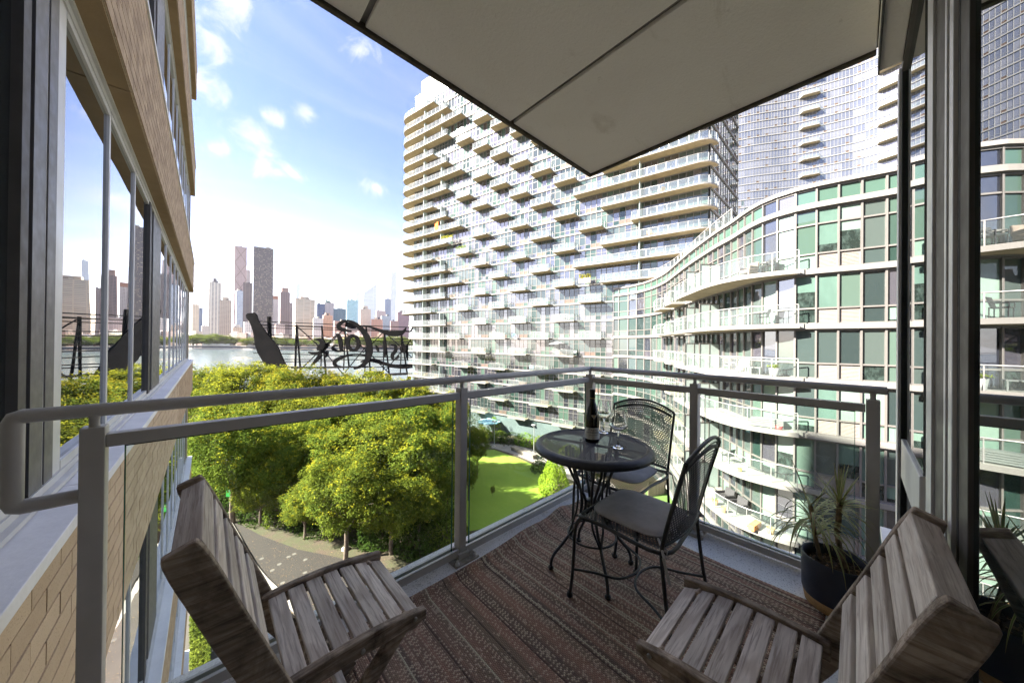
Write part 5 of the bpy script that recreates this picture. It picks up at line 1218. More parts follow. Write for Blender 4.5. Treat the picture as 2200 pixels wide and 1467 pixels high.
# skyline: (name, label, px0, px1, top row, depth, yaw, facade, crown)
def F(i, wall, win, **k): return grid_facade('facade %d' % i, wall, win, **k)
SKY = [
 ('apartment_tower', 'narrow cream tower at the far left of the skyline', 410, 427, 654, 900, 0.25, F(1, (0.56, 0.47, 0.37), (0.22, 0.2, 0.19), px=4, pz=3.4), None),
 ('office_tower', 'slim slate blue tower just behind the leftmost cream tower', 424, 435, 662, 1100, 0.1, F(2, (0.14, 0.17, 0.24), (0.10, 0.13, 0.20)), None),
 ('apartment_tower', 'tan and white striped tower with dark rooftop box, left of the bronze tower', 446, 474, 607, 860, 0.12, F(3, (0.60, 0.55, 0.48), (0.19, 0.19, 0.2), px=6.5, pz=3.3, dx=0.55, dz=0.62), ('box', 0.3, 11, (0.12, 0.11, 0.12))),
 ('apartment_tower', 'stepped beige apartment block right of the striped tower', 471, 497, 645, 800, -0.2, F(4, (0.47, 0.37, 0.29), (0.17, 0.14, 0.13), px=3.5, pz=3.1, dx=0.6, dz=0.5), ('box', 0.55, 7, (0.45, 0.36, 0.28))),
 ('bronze_tower', 'tall pinkish bronze tower with diagonal cross bracing', 501, 528, 531, 1250, 0.06, F(5, (0.36, 0.255, 0.245), (0.26, 0.19, 0.19), px=4.2, pz=4.2, dx=0.7, dz=0.55), ('brace', 0, 0, (0.22, 0.15, 0.14))),
 ('glass_tower', 'short pale blue glass tower in front of the bronze tower', 505, 522, 625, 1000, 0.2, F(6, (0.42, 0.45, 0.50), (0.30, 0.36, 0.44), px=3, pz=3.5, dx=0.8, dz=0.7, rough=0.2), None),
 ('apartment_tower', 'dark brown banded tower left of the black slab', 521, 541, 608, 900, -0.15, F(7, (0.20, 0.155, 0.15), (0.07, 0.06, 0.07), px=9, pz=3.3, dx=0.85, dz=0.5), None),
 ('tower_frame', 'unfinished skeletal tower between bronze tower and black slab', 527, 536, 581, 1300, 0.0, F(8, (0.34, 0.32, 0.32), (0.08, 0.08, 0.09), px=6, pz=4, dx=0.6, dz=0.6), None),
 ('black_slab_tower', 'huge dark bronze glass slab, widest tower on the skyline', 543, 586, 534, 880, -0.05, F(9, (0.085, 0.066, 0.070), (0.105, 0.085, 0.085), px=2.6, pz=3.3, dx=0.6, dz=0.62, rough=0.15, lit=(0.26, 0.21, 0.15)), None),
 ('apartment_tower', 'white tower with orange top right of the black slab', 584, 597, 643, 950, 0.1, F(10, (0.62, 0.55, 0.52), (0.34, 0.27, 0.26), px=3, pz=3.2), ('box', 0.95, 10, (0.42, 0.2, 0.13))),
 ('apartment_tower', 'dark stepped tower with balconies right of the white tower', 600, 622, 628, 870, 0.15, F(11, (0.20, 0.145, 0.145), (0.06, 0.05, 0.06), px=5, pz=3.0, dx=0.65, dz=0.45), ('box', 0.68, 12, (0.27, 0.18, 0.155))),
 ('office_tower', 'plain grey brown block behind the beige slab', 618, 634, 651, 1000, 0.1, F(12, (0.30, 0.245, 0.24), (0.16, 0.13, 0.14)), None),
 ('pencil_tower', 'pale pencil thin tower rising behind the beige slab', 634, 644, 611, 1900, 0.1, F(13, (0.60, 0.63, 0.68), (0.46, 0.52, 0.60), px=4, pz=4, dx=0.6, dz=0.6), None),
 ('apartment_slab', 'broad beige slab with white bands at the middle of the skyline', 628, 676, 643, 800, 0.28, F(14, (0.50, 0.42, 0.33), (0.36, 0.33, 0.28), px=14, pz=3.1, dx=0.86, dz=0.5), ('box', 0.45, 6, (0.42, 0.33, 0.25))),
 ('glass_tower', 'dark navy glass block right of the beige slab', 680, 697, 653, 900, 0.0, F(15, (0.05, 0.07, 0.15), (0.04, 0.07, 0.16), px=3, pz=3.6, dx=0.8, dz=0.7, rough=0.15), None),
 ('office_tower', 'grey beige tower with spiked dark top right of the navy block', 695, 717, 651, 1050, 0.1, F(16, (0.46, 0.40, 0.39), (0.24, 0.21, 0.22), px=4, pz=3.4), ('spire', 0.25, 22, (0.10, 0.16, 0.15))),
 ('apartment_tower', 'peach brick tower above the sign lattice', 692, 714, 678, 790, 0.2, F(17, (0.58, 0.36, 0.24), (0.40, 0.25, 0.17), px=3.5, pz=3.2), ('box', 0.5, 6, (0.55, 0.34, 0.23))),
 ('office_tower', 'dark teal block left of the turquoise glass tower', 716, 744, 664, 1000, -0.1, F(18, (0.10, 0.14, 0.19), (0.06, 0.11, 0.16), px=4, pz=3.6, dx=0.75, dz=0.7, rough=0.2), None),
 ('glass_tower', 'turquoise glass tower with a notched top', 743, 768, 646, 950, 0.18, F(19, (0.40, 0.55, 0.57), (0.27, 0.48, 0.52), px=3.2, pz=3.6, dx=0.8, dz=0.7, rough=0.2), ('fins', 0.8, 5, (0.30, 0.44, 0.45))),
 ('pencil_tower', 'very pale thin tower behind the turquoise tower', 763, 773, 612, 2100, 0.0, F(20, (0.66, 0.68, 0.71), (0.54, 0.58, 0.64), px=5, pz=4.5), None),
 ('slant_roof_tower', 'white tower with a sloped wedge roof', 779, 808, 632, 1400, 0.05, F(21, (0.70, 0.71, 0.73), (0.52, 0.55, 0.60), px=60, pz=3.8, dx=0.98, dz=0.42), ('wedge', 0, 44, (0.70, 0.71, 0.73))),
 ('apartment_tower', 'cream tower with stepped crown in front of the sloped roof tower', 771, 796, 664, 820, 0.25, F(22, (0.62, 0.52, 0.41), (0.42, 0.35, 0.29), px=3.2, pz=3.2), ('box', 0.5, 8, (0.6, 0.5, 0.4))),
 ('apartment_tower', 'orange brick block low right of the cream tower', 797, 822, 686, 790, -0.2, F(23, (0.50, 0.27, 0.19), (0.30, 0.2, 0.16), px=3.5, pz=3.2), None),
 ('glass_tower', 'pale teal glass midrise right of the orange brick block', 818, 837, 679, 860, 0.1, F(24, (0.48, 0.54, 0.55), (0.36, 0.45, 0.48), px=3, pz=3.4, dx=0.75, dz=0.6), None),
 ('office_tower', 'grey blue tower left of the white square tower', 825, 839, 643, 1300, 0.1, F(25, (0.26, 0.29, 0.36), (0.16, 0.2, 0.29), px=4, pz=4), None),
 ('pencil_tower', 'tall white square grid tower nearest the balcony tower', 837, 850, 585, 1500, 0.12, F(26, (0.74, 0.74, 0.73), (0.44, 0.47, 0.51), px=4.8, pz=4.7, dx=0.62, dz=0.62), None),
 ('apartment_tower', 'brown and mauve brick block at the right end of the skyline', 852, 879, 671, 830, 0.15, F(27, (0.34, 0.21, 0.21), (0.21, 0.17, 0.21), px=3.2, pz=3.1), ('box', 0.3, 6, (0.3, 0.17, 0.16))),
 ('apartment_tower', 'pinkish midrise above the curved sign stroke', 806, 828, 668, 1050, 0.2, F(28, (0.55, 0.42, 0.39), (0.36, 0.28, 0.27), px=3.6, pz=3.3), None),
 ('apartment_block', 'white low block with square windows below the dark brown tower', 523, 543, 692, 765, 0.2, F(29, (0.63, 0.60, 0.56), (0.2, 0.19, 0.2), px=4.2, pz=3.6, dx=0.5, dz=0.5), None),
 ('apartment_block', 'small tan domed block at the foot of the bronze tower', 499, 520, 703, 770, 0.1, F(30, (0.45, 0.36, 0.29), (0.25, 0.2, 0.18), px=3.6, pz=3.4), ('box', 0.6, 6, (0.5, 0.47, 0.45))),
 ('apartment_block', 'pale pink low block left of the beige slab foot', 590, 612, 697, 760, 0.1, F(31, (0.56, 0.44, 0.40), (0.33, 0.26, 0.25), px=3.6, pz=3.3), None),
 ('apartment_block', 'white midrise at the right foot of the beige slab', 672, 694, 684, 770, 0.1, F(32, (0.66, 0.62, 0.58), (0.38, 0.36, 0.35), px=3.6, pz=3.2), None),
 ('apartment_block', 'rust brick block low behind the sign letters', 716, 742, 690, 770, 0.2, F(33, (0.46, 0.29, 0.23), (0.28, 0.2, 0.18), px=3.4, pz=3.1), None),
 ('apartment_block', 'grey brown block low behind the round sign letter', 744, 772, 697, 760, 0.1, F(34, (0.40, 0.33, 0.30), (0.24, 0.2, 0.19), px=3.4, pz=3.1), None),
 ('apartment_block', 'dull red block low right of the sign letters', 838, 856, 690, 770, 0.1, F(35, (0.44, 0.27, 0.23), (0.27, 0.19, 0.19), px=3.4, pz=3.1), None),
 ('apartment_block', 'pale low block between striped tower and shore trees', 432, 449, 700, 780, 0.1, F(36, (0.55, 0.5, 0.45), (0.3, 0.27, 0.26), px=3.6, pz=3.2), None),
]
# midrises that close the gaps in the far street wall
rsk = random.Random(77)
def skyline():
    for name, lab, a, b, yt, d, yaw, mat, crown in SKY:
        w = (b-a)/FPX*d; c = far((a+b)/2, d, -18.5); zt = (hz((a+b)/2)-yt)*d/FPX
        th = math.atan(-((a+b)/2-1100)/FPX); bw = w*cos(th)/(cos(yaw)+0.55*abs(sin(yaw))); bd = bw*0.55; rz = YAW-pi/2+th+yaw
        B = thing(name, c, lab, 'building', rz=rz); H = zt+18.5
        mb = MB().box(-bw/2, bw/2, -bd/2, bd/2, 0, H)
        if crown and crown[0] == 'wedge':
            mb.add([(-bw/2, -bd/2, H), (bw/2, -bd/2, H+crown[2]), (bw/2, bd/2, H+crown[2]), (-bw/2, bd/2, H), (bw/2, -bd/2, H), (bw/2, bd/2, H)], [(0, 1, 2, 3), (0, 4, 1), (3, 2, 5), (4, 5, 2, 1)])
        obj('shaft', mb.mesh('shaft', mat), B)
        for q in range(2):
            x_ = rsk.uniform(-0.35, 0.2)*bw; obj('roof_plant', MB().box(x_, x_+bw*rsk.uniform(0.1, 0.22), -bd*0.3, bd*0.2, H, H+rsk.uniform(1.5, 5)).mesh('roof_plant', m_dk if q else m_sea), B)
        if crown:
            cm = M('crown '+lab[:18], crown[3], 0.7, 0, 0.1, 0.1); k, f, h = crown[0], crown[1], crown[2]
            if k == 'box': obj('roof_block', MB().box(-bw/2*f, bw/2*f, -bd/2*f, bd/2*f, H, H+h).mesh('roof_block', cm), B)
            elif k == 'spire':
                obj('roof_block', MB().box(-bw*0.3, bw*0.1, -bd*0.3, bd*0.3, H, H+6).mesh('roof_block', cm), B)
                obj('spire', MB().lathe([(3.2, 0), (2.2, 8), (0.8, 18), (0.1, 30)], 8, (-bw*0.3, 0, H)).mesh('spire', cm), B)
            elif k == 'fins':
                for q in range(4): obj('roof_fin', MB().box(-bw/2+bw*(0.08+0.25*q), -bw/2+bw*(0.18+0.25*q), -bd/2, bd/2, H, H+h).mesh('roof_fin', cm), B)
            elif k == 'brace':
                nz = 6; hz_ = H/nz
                for q in range(nz):
                    z0 = q*hz_
                    for e in (1, -1):
                        obj('brace', MB().bar((-bw/2*e, -bd/2-0.4, z0), (0, -bd/2-0.4, z0+hz_/2), 2.0, 1.6, up=(0, -1, 0)).bar((0, -bd/2-0.4, z0+hz_/2), (-bw/2*e, -bd/2-0.4, z0+hz_), 2.0, 1.6, up=(0, -1, 0)).mesh('brace', cm), B)
    pal = [(0.46, 0.37, 0.31), (0.55, 0.48, 0.42), (0.38, 0.27, 0.23), (0.5, 0.46, 0.44), (0.3, 0.27, 0.28), (0.52, 0.36, 0.28)]
    mats = [F(50+i, c, tuple(q*0.45 for q in c), px=3.5, pz=3.2) for i, c in enumerate(pal)]
    px = 404
    i = 0
    while px < 900:
        wpx = rsk.uniform(9, 20); d = rsk.uniform(735, 752); h = rsk.uniform(14, 38)
        c = far(px+wpx/2, d, -18.5); B = thing('street_wall_block', c, 'low brick block in the hazy street wall along the far shore', 'building', 'low blocks along the far shore', rz=YAW-pi/2+rsk.uniform(-0.1, 0.1))
        w = wpx/FPX*d*0.97; obj('shaft', MB().box(-w/2, w/2, -8, 8, 0, h).mesh('shaft', mats[i % 6]), B)
        if rsk.random() < 0.6: obj('roof_block', MB().box(-w*0.2, w*0.15, -3, 3, h, h+rsk.uniform(2, 5)).mesh('roof_block', mats[(i+2) % 6]), B)
        px += wpx; i += 1
    sh = thing('ferry_shed', rf(-0.91*700, 700, -18.4), 'long low white shed on the far shore left of the sign', 'building', rz=YAW-pi/2)
    obj('wall', MB().box(-30, 30, -4, 4, 0, 10.0).mesh('wall', M('white shed wall', (0.72, 0.70, 0.68), 0.8, 0, 0.05, 0.2)), sh); obj('roof', MB().box(-31, 31, -4.6, 4.6, 10.0, 10.8).mesh('roof', m_sea), sh)
skyline()

# ------------------------------------------------------------------ the big rooftop-style sign seen from behind
def sign():
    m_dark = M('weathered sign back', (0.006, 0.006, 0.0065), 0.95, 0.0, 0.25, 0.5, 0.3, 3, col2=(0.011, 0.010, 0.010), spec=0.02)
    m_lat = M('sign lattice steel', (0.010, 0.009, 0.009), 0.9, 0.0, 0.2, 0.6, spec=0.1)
    D = 93.0; S0 = rf((720-1100)/FPX*D, D, -18)
    G = thing('landmark_sign', (S0.x, S0.y, -18), 'huge dark script letter sign with tilted bottle shape, seen from behind', 'sign')
    def W(px, py, off=0.0):
        p = rf((px-1100)/FPX*(D+off), D+off, 0); p.z = (hz(px)-py)*(D+off)/FPX; return p
    A = lambda q: (520+q[0]/4.98, 660+q[1]/4.98)
    Bc = lambda q: (700+q[0]/5.6, 670+q[1]/5.6)
    def panel(name, poly, off=0, th=0.5):
        f = [W(x, y, off) for x, y in poly]; b = [p+CF*th for p in f]; n = len(f)
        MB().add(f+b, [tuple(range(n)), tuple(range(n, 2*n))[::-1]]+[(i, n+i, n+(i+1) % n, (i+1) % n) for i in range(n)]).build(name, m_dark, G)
    def ribbon(name, pts, cv, th=0.5, closed=False, off=0.0):
        P = smooth_curve([(x, y, w) for x, y, w in pts], 6); n = len(P); L = []; R = []
        for i, p in enumerate(P):
            a, b = P[max(i-1, 0)], P[min(i+1, n-1)]; d = Vector((b.x-a.x, b.y-a.y)); d = d.normalized() if d.length else Vector((1, 0)); nn = Vector((-d.y, d.x))*max(p.z*0.82, 2)/2
            L.append(W(*cv((p.x+nn.x, p.y+nn.y)), off)); R.append(W(*cv((p.x-nn.x, p.y-nn.y)), off))
        mb = MB(); vs = L+R+[q+CF*th for q in L]+[q+CF*th for q in R]; fs = []
        for i in range(n-1): fs += [(i, i+1, n+i+1, n+i), (2*n+i, 3*n+i, 3*n+i+1, 2*n+i+1), (i, 2*n+i, 2*n+i+1, i+1), (n+i, n+i+1, 3*n+i+1, 3*n+i)]
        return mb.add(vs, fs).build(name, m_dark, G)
    bt = [(35, 85), (50, 68), (118, 57), (148, 82), (154, 112), (180, 165), (230, 240), (290, 318), (342, 372), (382, 432), (420, 520), (470, 620), (525, 740), (330, 790), (262, 660), (212, 560), (168, 490), (135, 400), (124, 310), (110, 250), (90, 190), (70, 148), (42, 118)]
    panel('bottle_panel', [A(q) for q in bt])
    lt = lambda pts, cv=Bc, off=0.0: ribbon('letter', pts, cv, off=off)
    lt([(300, 232, 30), (225, 222, 45), (165, 200, 60), (145, 165, 55), (190, 122, 48), (265, 108, 30), (340, 140, 52), (420, 205, 66), (488, 300, 80), (520, 400, 88), (524, 500, 82), (490, 590, 66), (430, 650, 50), (340, 685, 26)])
    lt([(230, 150, 70), (310, 165, 80), (355, 190, 30)], off=0.6)
    lt([(390, 178, 10), (520, 180, 26), (640, 222, 46), (760, 258, 74), (870, 262, 72), (930, 236, 44), (966, 182, 4)], off=0.6)
    lt([(495, 522, 26), (340, 512, 22), (210, 540, 42), (112, 592, 52), (118, 645, 42), (200, 664, 20), (330, 664, 14)], off=0.6)
    lt([(420, 600, 20), (560, 582, 56), (700, 622, 46), (820, 652, 52), (960, 655, 68), (1080, 645, 56), (1180, 620, 30)], off=0.6)
    ring = [(325+66*cos(a), 375+88*sin(a)+8*cos(a), 40+12*abs(cos(a))) for a in [i*2*pi/14 for i in range(15)]]; lt(ring)
    lt([(112, 262, 8), (152, 292, 52), (175, 380, 58), (186, 462, 46)]); lt([(220, 468, 22), (140, 472, 30), (82, 442, 38), (98, 404, 18), (140, 408, 8)], off=0.6)
    lt([(768, 348, 8), (828, 350, 44), (862, 392, 66), (828, 432, 70), (800, 450, 30)], A); lt([(708, 480, 14), (760, 492, 34), (840, 482, 42), (888, 430, 40), (920, 392, 46)], A, 0.6); lt([(840, 505, 48), (790, 572, 42), (733, 628, 4)], A, 0.6); lt([(905, 470, 34), (900, 510, 44), (876, 542, 10)], A, 0.6)
    lt([(596, 398, 6), (618, 446, 36), (636, 490, 6)]); lt([(690, 352, 34), (704, 372, 46), (710, 450, 38), (704, 548, 30)])
    lt([(778, 400, 14), (826, 404, 38), (842, 455, 46), (800, 520, 50), (812, 572, 28), (858, 560, 22), (876, 524, 18)])
    ring = [(930+26*cos(a), 442+36*sin(a), 34) for a in [i*2*pi/12 for i in range(13)]]; lt(ring); lt([(985, 395, 14), (972, 440, 32), (976, 520, 34), (986, 586, 6)], off=0.6)
    ring = [(1082+30*cos(a), 520+44*sin(a), 26) for a in [i*2*pi/12 for i in range(11)]]; lt(ring)
    lt([(1004, 246, 8), (1036, 205, 26), (1090, 190, 48), (1160, 205, 60), (1190, 260, 60), (1150, 320, 40), (1040, 335, 16)]); lt([(1090, 240, 50), (1096, 360, 56), (1080, 460, 20)], off=0.6)
    # lattice
    def rod(name, a, b, r, off=1.2): MB().bar(W(*a, off), W(*b, off), r, r).build(name, m_lat, G)
    for y0, y1 in ((692, 703), (699, 711), (706, 712), (720, 728), (727, 734), (741, 748), (751, 757), (760, 768), (774, 772), (790, 788)):
        x0 = 545 if y0 < 772 else 600
        rod('rail', (x0, y0-2), (896, y1+1), 0.22)
    rod('rail', (538, 698), (690, 701), 0.2, 2.0); rod('rail', (540, 778), (720, 776), 0.22, 2.0)
    for xa, ya, xb, yb, w in ((576, 680, 582, 800, 0.5), (579.5, 680, 585, 800, 0.35), (637, 698, 635, 800, 0.4), (637, 698, 648, 812, 0.35), (691, 700, 702, 812, 0.35), (692, 705, 690, 795, 0.25), (740, 705, 751, 790, 0.35), (742, 705, 739, 795, 0.25), (786, 700, 798, 812, 0.35), (787, 745, 784, 805, 0.25), (826, 715, 838, 810, 0.35), (825, 716, 824, 810, 0.25), (862, 715, 876, 805, 0.35), (863, 716, 861, 805, 0.25), (897, 720, 896, 805, 0.3)):
        rod('mast', (xa, ya), (xb, yb), w, 1.6)
    for a, b in (((640, 703), (695, 752)), ((722, 720), (640, 800)), ((695, 752), (745, 812)), ((740, 705), (692, 755)), ((742, 715), (790, 755)), ((786, 745), (742, 800)), ((822, 715), (780, 758)), ((790, 755), (835, 800)), ((828, 715), (866, 750)), ((866, 750), (830, 795)), ((884, 728), (860, 760)), ((866, 750), (896, 778))):
        rod('brace', a, b, 0.22, 2.0)
    MB().bar(W(785, 806, 1.0), W(896, 802, 1.0), 2.6, 0.5).build('platform', m_lat, G); MB().bar(W(630, 790, 1.0), W(790, 788, 1.0), 1.6, 0.4).build('platform', m_lat, G)
    MB().bar(W(786, 802, 0.5), W(822, 801, 0.5), 1.2, 0.95).build('equipment_box', m_dark, G)
    for px in (590, 642, 696, 745, 822, 837, 880):
        t = W(px, 803, 1.0); MB().bar(V(t.x, t.y, -18), t, 0.8, 0.8).build('leg', m_lat, G)
sign()
# ================================================================== park
def park_ground():
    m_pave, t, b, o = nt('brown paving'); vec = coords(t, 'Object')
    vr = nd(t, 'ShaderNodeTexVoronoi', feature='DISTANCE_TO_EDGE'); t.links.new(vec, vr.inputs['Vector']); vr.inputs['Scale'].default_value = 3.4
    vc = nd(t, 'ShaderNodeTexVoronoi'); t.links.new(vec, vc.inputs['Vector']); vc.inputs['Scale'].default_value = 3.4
    c = mixc(t, vc.outputs['Color'], (0.027, 0.020, 0.016), (0.02, 0.016, 0.013)); c = mixc(t, mapr(t, noise(t, vec, 0.5, 4), 0.35, 0.7, 0, 0.5), c, (0.033, 0.026, 0.02)); c = mixc(t, mapr(t, vr.outputs[0], 0.0, 0.035, 0.7, 0), c, (0.03, 0.024, 0.02))  # paving tones darkened so the shade on the path sits in the colour
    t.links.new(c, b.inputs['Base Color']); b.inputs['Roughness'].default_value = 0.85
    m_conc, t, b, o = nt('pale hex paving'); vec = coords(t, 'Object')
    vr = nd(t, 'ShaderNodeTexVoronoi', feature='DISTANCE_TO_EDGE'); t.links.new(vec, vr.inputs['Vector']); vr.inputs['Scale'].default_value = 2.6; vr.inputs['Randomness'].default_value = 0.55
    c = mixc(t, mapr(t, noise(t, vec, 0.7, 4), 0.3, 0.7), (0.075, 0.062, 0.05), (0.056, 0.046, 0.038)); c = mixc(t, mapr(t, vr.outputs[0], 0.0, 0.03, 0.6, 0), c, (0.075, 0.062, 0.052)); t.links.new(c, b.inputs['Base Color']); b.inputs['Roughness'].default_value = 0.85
    m_path = M('pale path concrete', (0.30, 0.275, 0.245), 0.85, 0, 0.14, 0.6, 0.1, 20)
    flat('forecourt_paving', up([gpt(*q) for q in ((250, 1150), (420, 1130), (490, 1140), (520, 1180), (560, 1235), (620, 1290), (760, 1467), (900, 1700), (200, 1900), (100, 1467))]), GZ+0.008, m_conc, kind='structure')
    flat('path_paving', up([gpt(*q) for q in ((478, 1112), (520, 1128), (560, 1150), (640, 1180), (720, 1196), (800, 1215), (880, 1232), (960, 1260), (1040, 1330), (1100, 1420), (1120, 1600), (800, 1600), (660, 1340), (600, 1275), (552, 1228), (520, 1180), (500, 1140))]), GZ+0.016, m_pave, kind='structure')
    # raised light kerb between the two pavings
    kp = [Vector((*gpt(*q), GZ)) for q in ((490, 1118), (508, 1150), (530, 1190), (560, 1236), (608, 1284), (668, 1346), (740, 1440))]
    band(MB(), smooth_curve(kp, 5), GZ+0.0, GZ+0.13, 0.16, 0.16).build('path_kerb', m_path, kind='structure')
    ms = M('light paver', (0.12, 0.11, 0.095), 0.85)
    for q in ((562, 1200), (585, 1225), (600, 1212), (620, 1196), (656, 1202), (570, 1240), (607, 1252), (655, 1230), (553, 1253), (632, 1190)):
        x, y = gpt(*q); MB().lathe([(0.16, 0), (0.16, 0.006)], 10, (x, y, GZ+0.017)).build('paver_disc', ms, bpy.data.objects['path_paving'])
    m_lawn, t, b, o = nt('mown grass'); vec = coords(t, 'Object')
    c = mixc(t, mapr(t, noise(t, vec, 0.35, 4), 0.3, 0.7), (0.19, 0.31, 0.02), (0.25, 0.36, 0.03)); c = mixc(t, mapr(t, noise(t, vec, 14, 4, 0.7), 0.4, 0.7, 0, 0.55), c, (0.06, 0.13, 0.015))
    t.links.new(c, b.inputs['Base Color']); b.inputs['Roughness'].default_value = 0.9; bump(t, b, noise(t, vec, 40, 4), 0.3, 0.02)
    flat('lawn', up([gpt(*q) for q in ((800, 1060), (900, 985), (1000, 968), (1062, 966), (1112, 984), (1150, 1000), (1176, 1018), (1195, 1045), (1175, 1062), (1150, 1078), (1090, 1110), (1040, 1135), (960, 1150), (880, 1110))]), GZ+0.02, m_lawn, kind='structure')
    flat('garden_path', up([gpt(*q) for q in ((800, 955), (900, 945), (1000, 948), (1060, 953), (1110, 957), (1160, 970), (1230, 1000), (1320, 1040), (1330, 1075), (1225, 1030), (1165, 1002), (1110, 978), (1062, 963), (1000, 965), (900, 978), (800, 1000))]), GZ+0.03, m_path, kind='structure')
    flat('terrace_turf', up([gpt(*q) for q in ((1385, 1050), (1450, 1045), (1480, 1085), (1440, 1110), (1395, 1100))]), GZ+0.02, M('terrace turf', (0.09, 0.16, 0.03), 0.9, 0, 0.15, 2, 0.5, 30), kind='structure')
    st = thing('stone_bench', (*gpt(1128, 976), GZ+0.03), 'long grey stone bench wall beside the pale garden path', 'bench')
    a, b = Vector((*gpt(1102, 966), 0)), Vector((*gpt(1150, 986), 0)); d = (b-a)
    MB().bar(V(a.x, a.y, GZ+0.55), V(b.x, b.y, GZ+0.55), 1.1, 0.22).build('seat', M('bench stone', (0.22, 0.19, 0.16), 0.85), st); MB().bar(V(a.x, a.y, GZ+0.235), V(b.x, b.y, GZ+0.235), 0.9, 0.40).build('base', M('bench base', (0.17, 0.15, 0.13), 0.85), st)
park_ground()

# ------------------------------------------------------------------ foliage
def leaf_mat(name, c1, c2, tr=0.35, rndv=0.12):
    m, t, b, o = nt(name); t.nodes.remove(b)
    g = nd(t, 'ShaderNodeNewGeometry'); oi = nd(t, 'ShaderNodeObjectInfo')
    n_ = noise(t, coords(t, 'Object'), 0.9, 3)
    c = mixc(t, mapr(t, n_, 0.35, 0.65), c1, c2); c = mixc(t, mth(t, 'MULTIPLY', g.outputs['Random Per Island'], 0.5), c, tuple(0.5*q for q in c2))
    hsv = nd(t, 'ShaderNodeHueSaturation'); t.links.new(c, hsv.inputs['Color']); t.links.new(mapr(t, oi.outputs['Random'], 0, 1, 1-rndv, 1+rndv), hsv.inputs['Value']); t.links.new(mapr(t, oi.outputs['Random'], 0, 1, 0.485, 0.51), hsv.inputs['Hue'])
    df = nd(t, 'ShaderNodeBsdfDiffuse'); tl = nd(t, 'ShaderNodeBsdfTranslucent'); t.links.new(hsv.outputs[0], df.inputs['Color']); t.links.new(hsv.outputs[0], tl.inputs['Color'])
    ms = nd(t, 'ShaderNodeMixShader'); ms.inputs[0].default_value = tr; t.links.new(df.outputs[0], ms.inputs[1]); t.links.new(tl.outputs[0], ms.inputs[2]); t.links.new(ms.outputs[0], o.inputs[0]); return m
m_leaf = leaf_mat('tree leaf', (0.175, 0.215, 0.03), (0.085, 0.13, 0.022))
m_blos = leaf_mat('yellow blossom', (0.34, 0.325, 0.025), (0.26, 0.265, 0.025), 0.3)
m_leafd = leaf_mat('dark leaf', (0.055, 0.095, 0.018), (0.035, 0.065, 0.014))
m_shrub = leaf_mat('bright shrub leaf', (0.24, 0.36, 0.03), (0.16, 0.27, 0.025))
m_bark = M('tree bark', (0.13, 0.095, 0.07), 0.9, 0, 0.25, 3, 0.6, 14)
def quad(mb, p, n, s, rs, asp=0.55):
    n = n.normalized(); u = n.orthogonal().normalized(); w = n.cross(u); a = rs.uniform(0, 2*pi); d = u*cos(a)+w*sin(a); e = n.cross(d)*asp
    mb.v += [tuple(p-d*s), tuple(p+e*s*0.8-n*s*0.15), tuple(p+d*s), tuple(p-e*s*0.8-n*s*0.15)]; k = len(mb.v)-4; mb.f.append((k, k+1, k+2, k+3)); mb.m.append(0); mb.s.append(False)
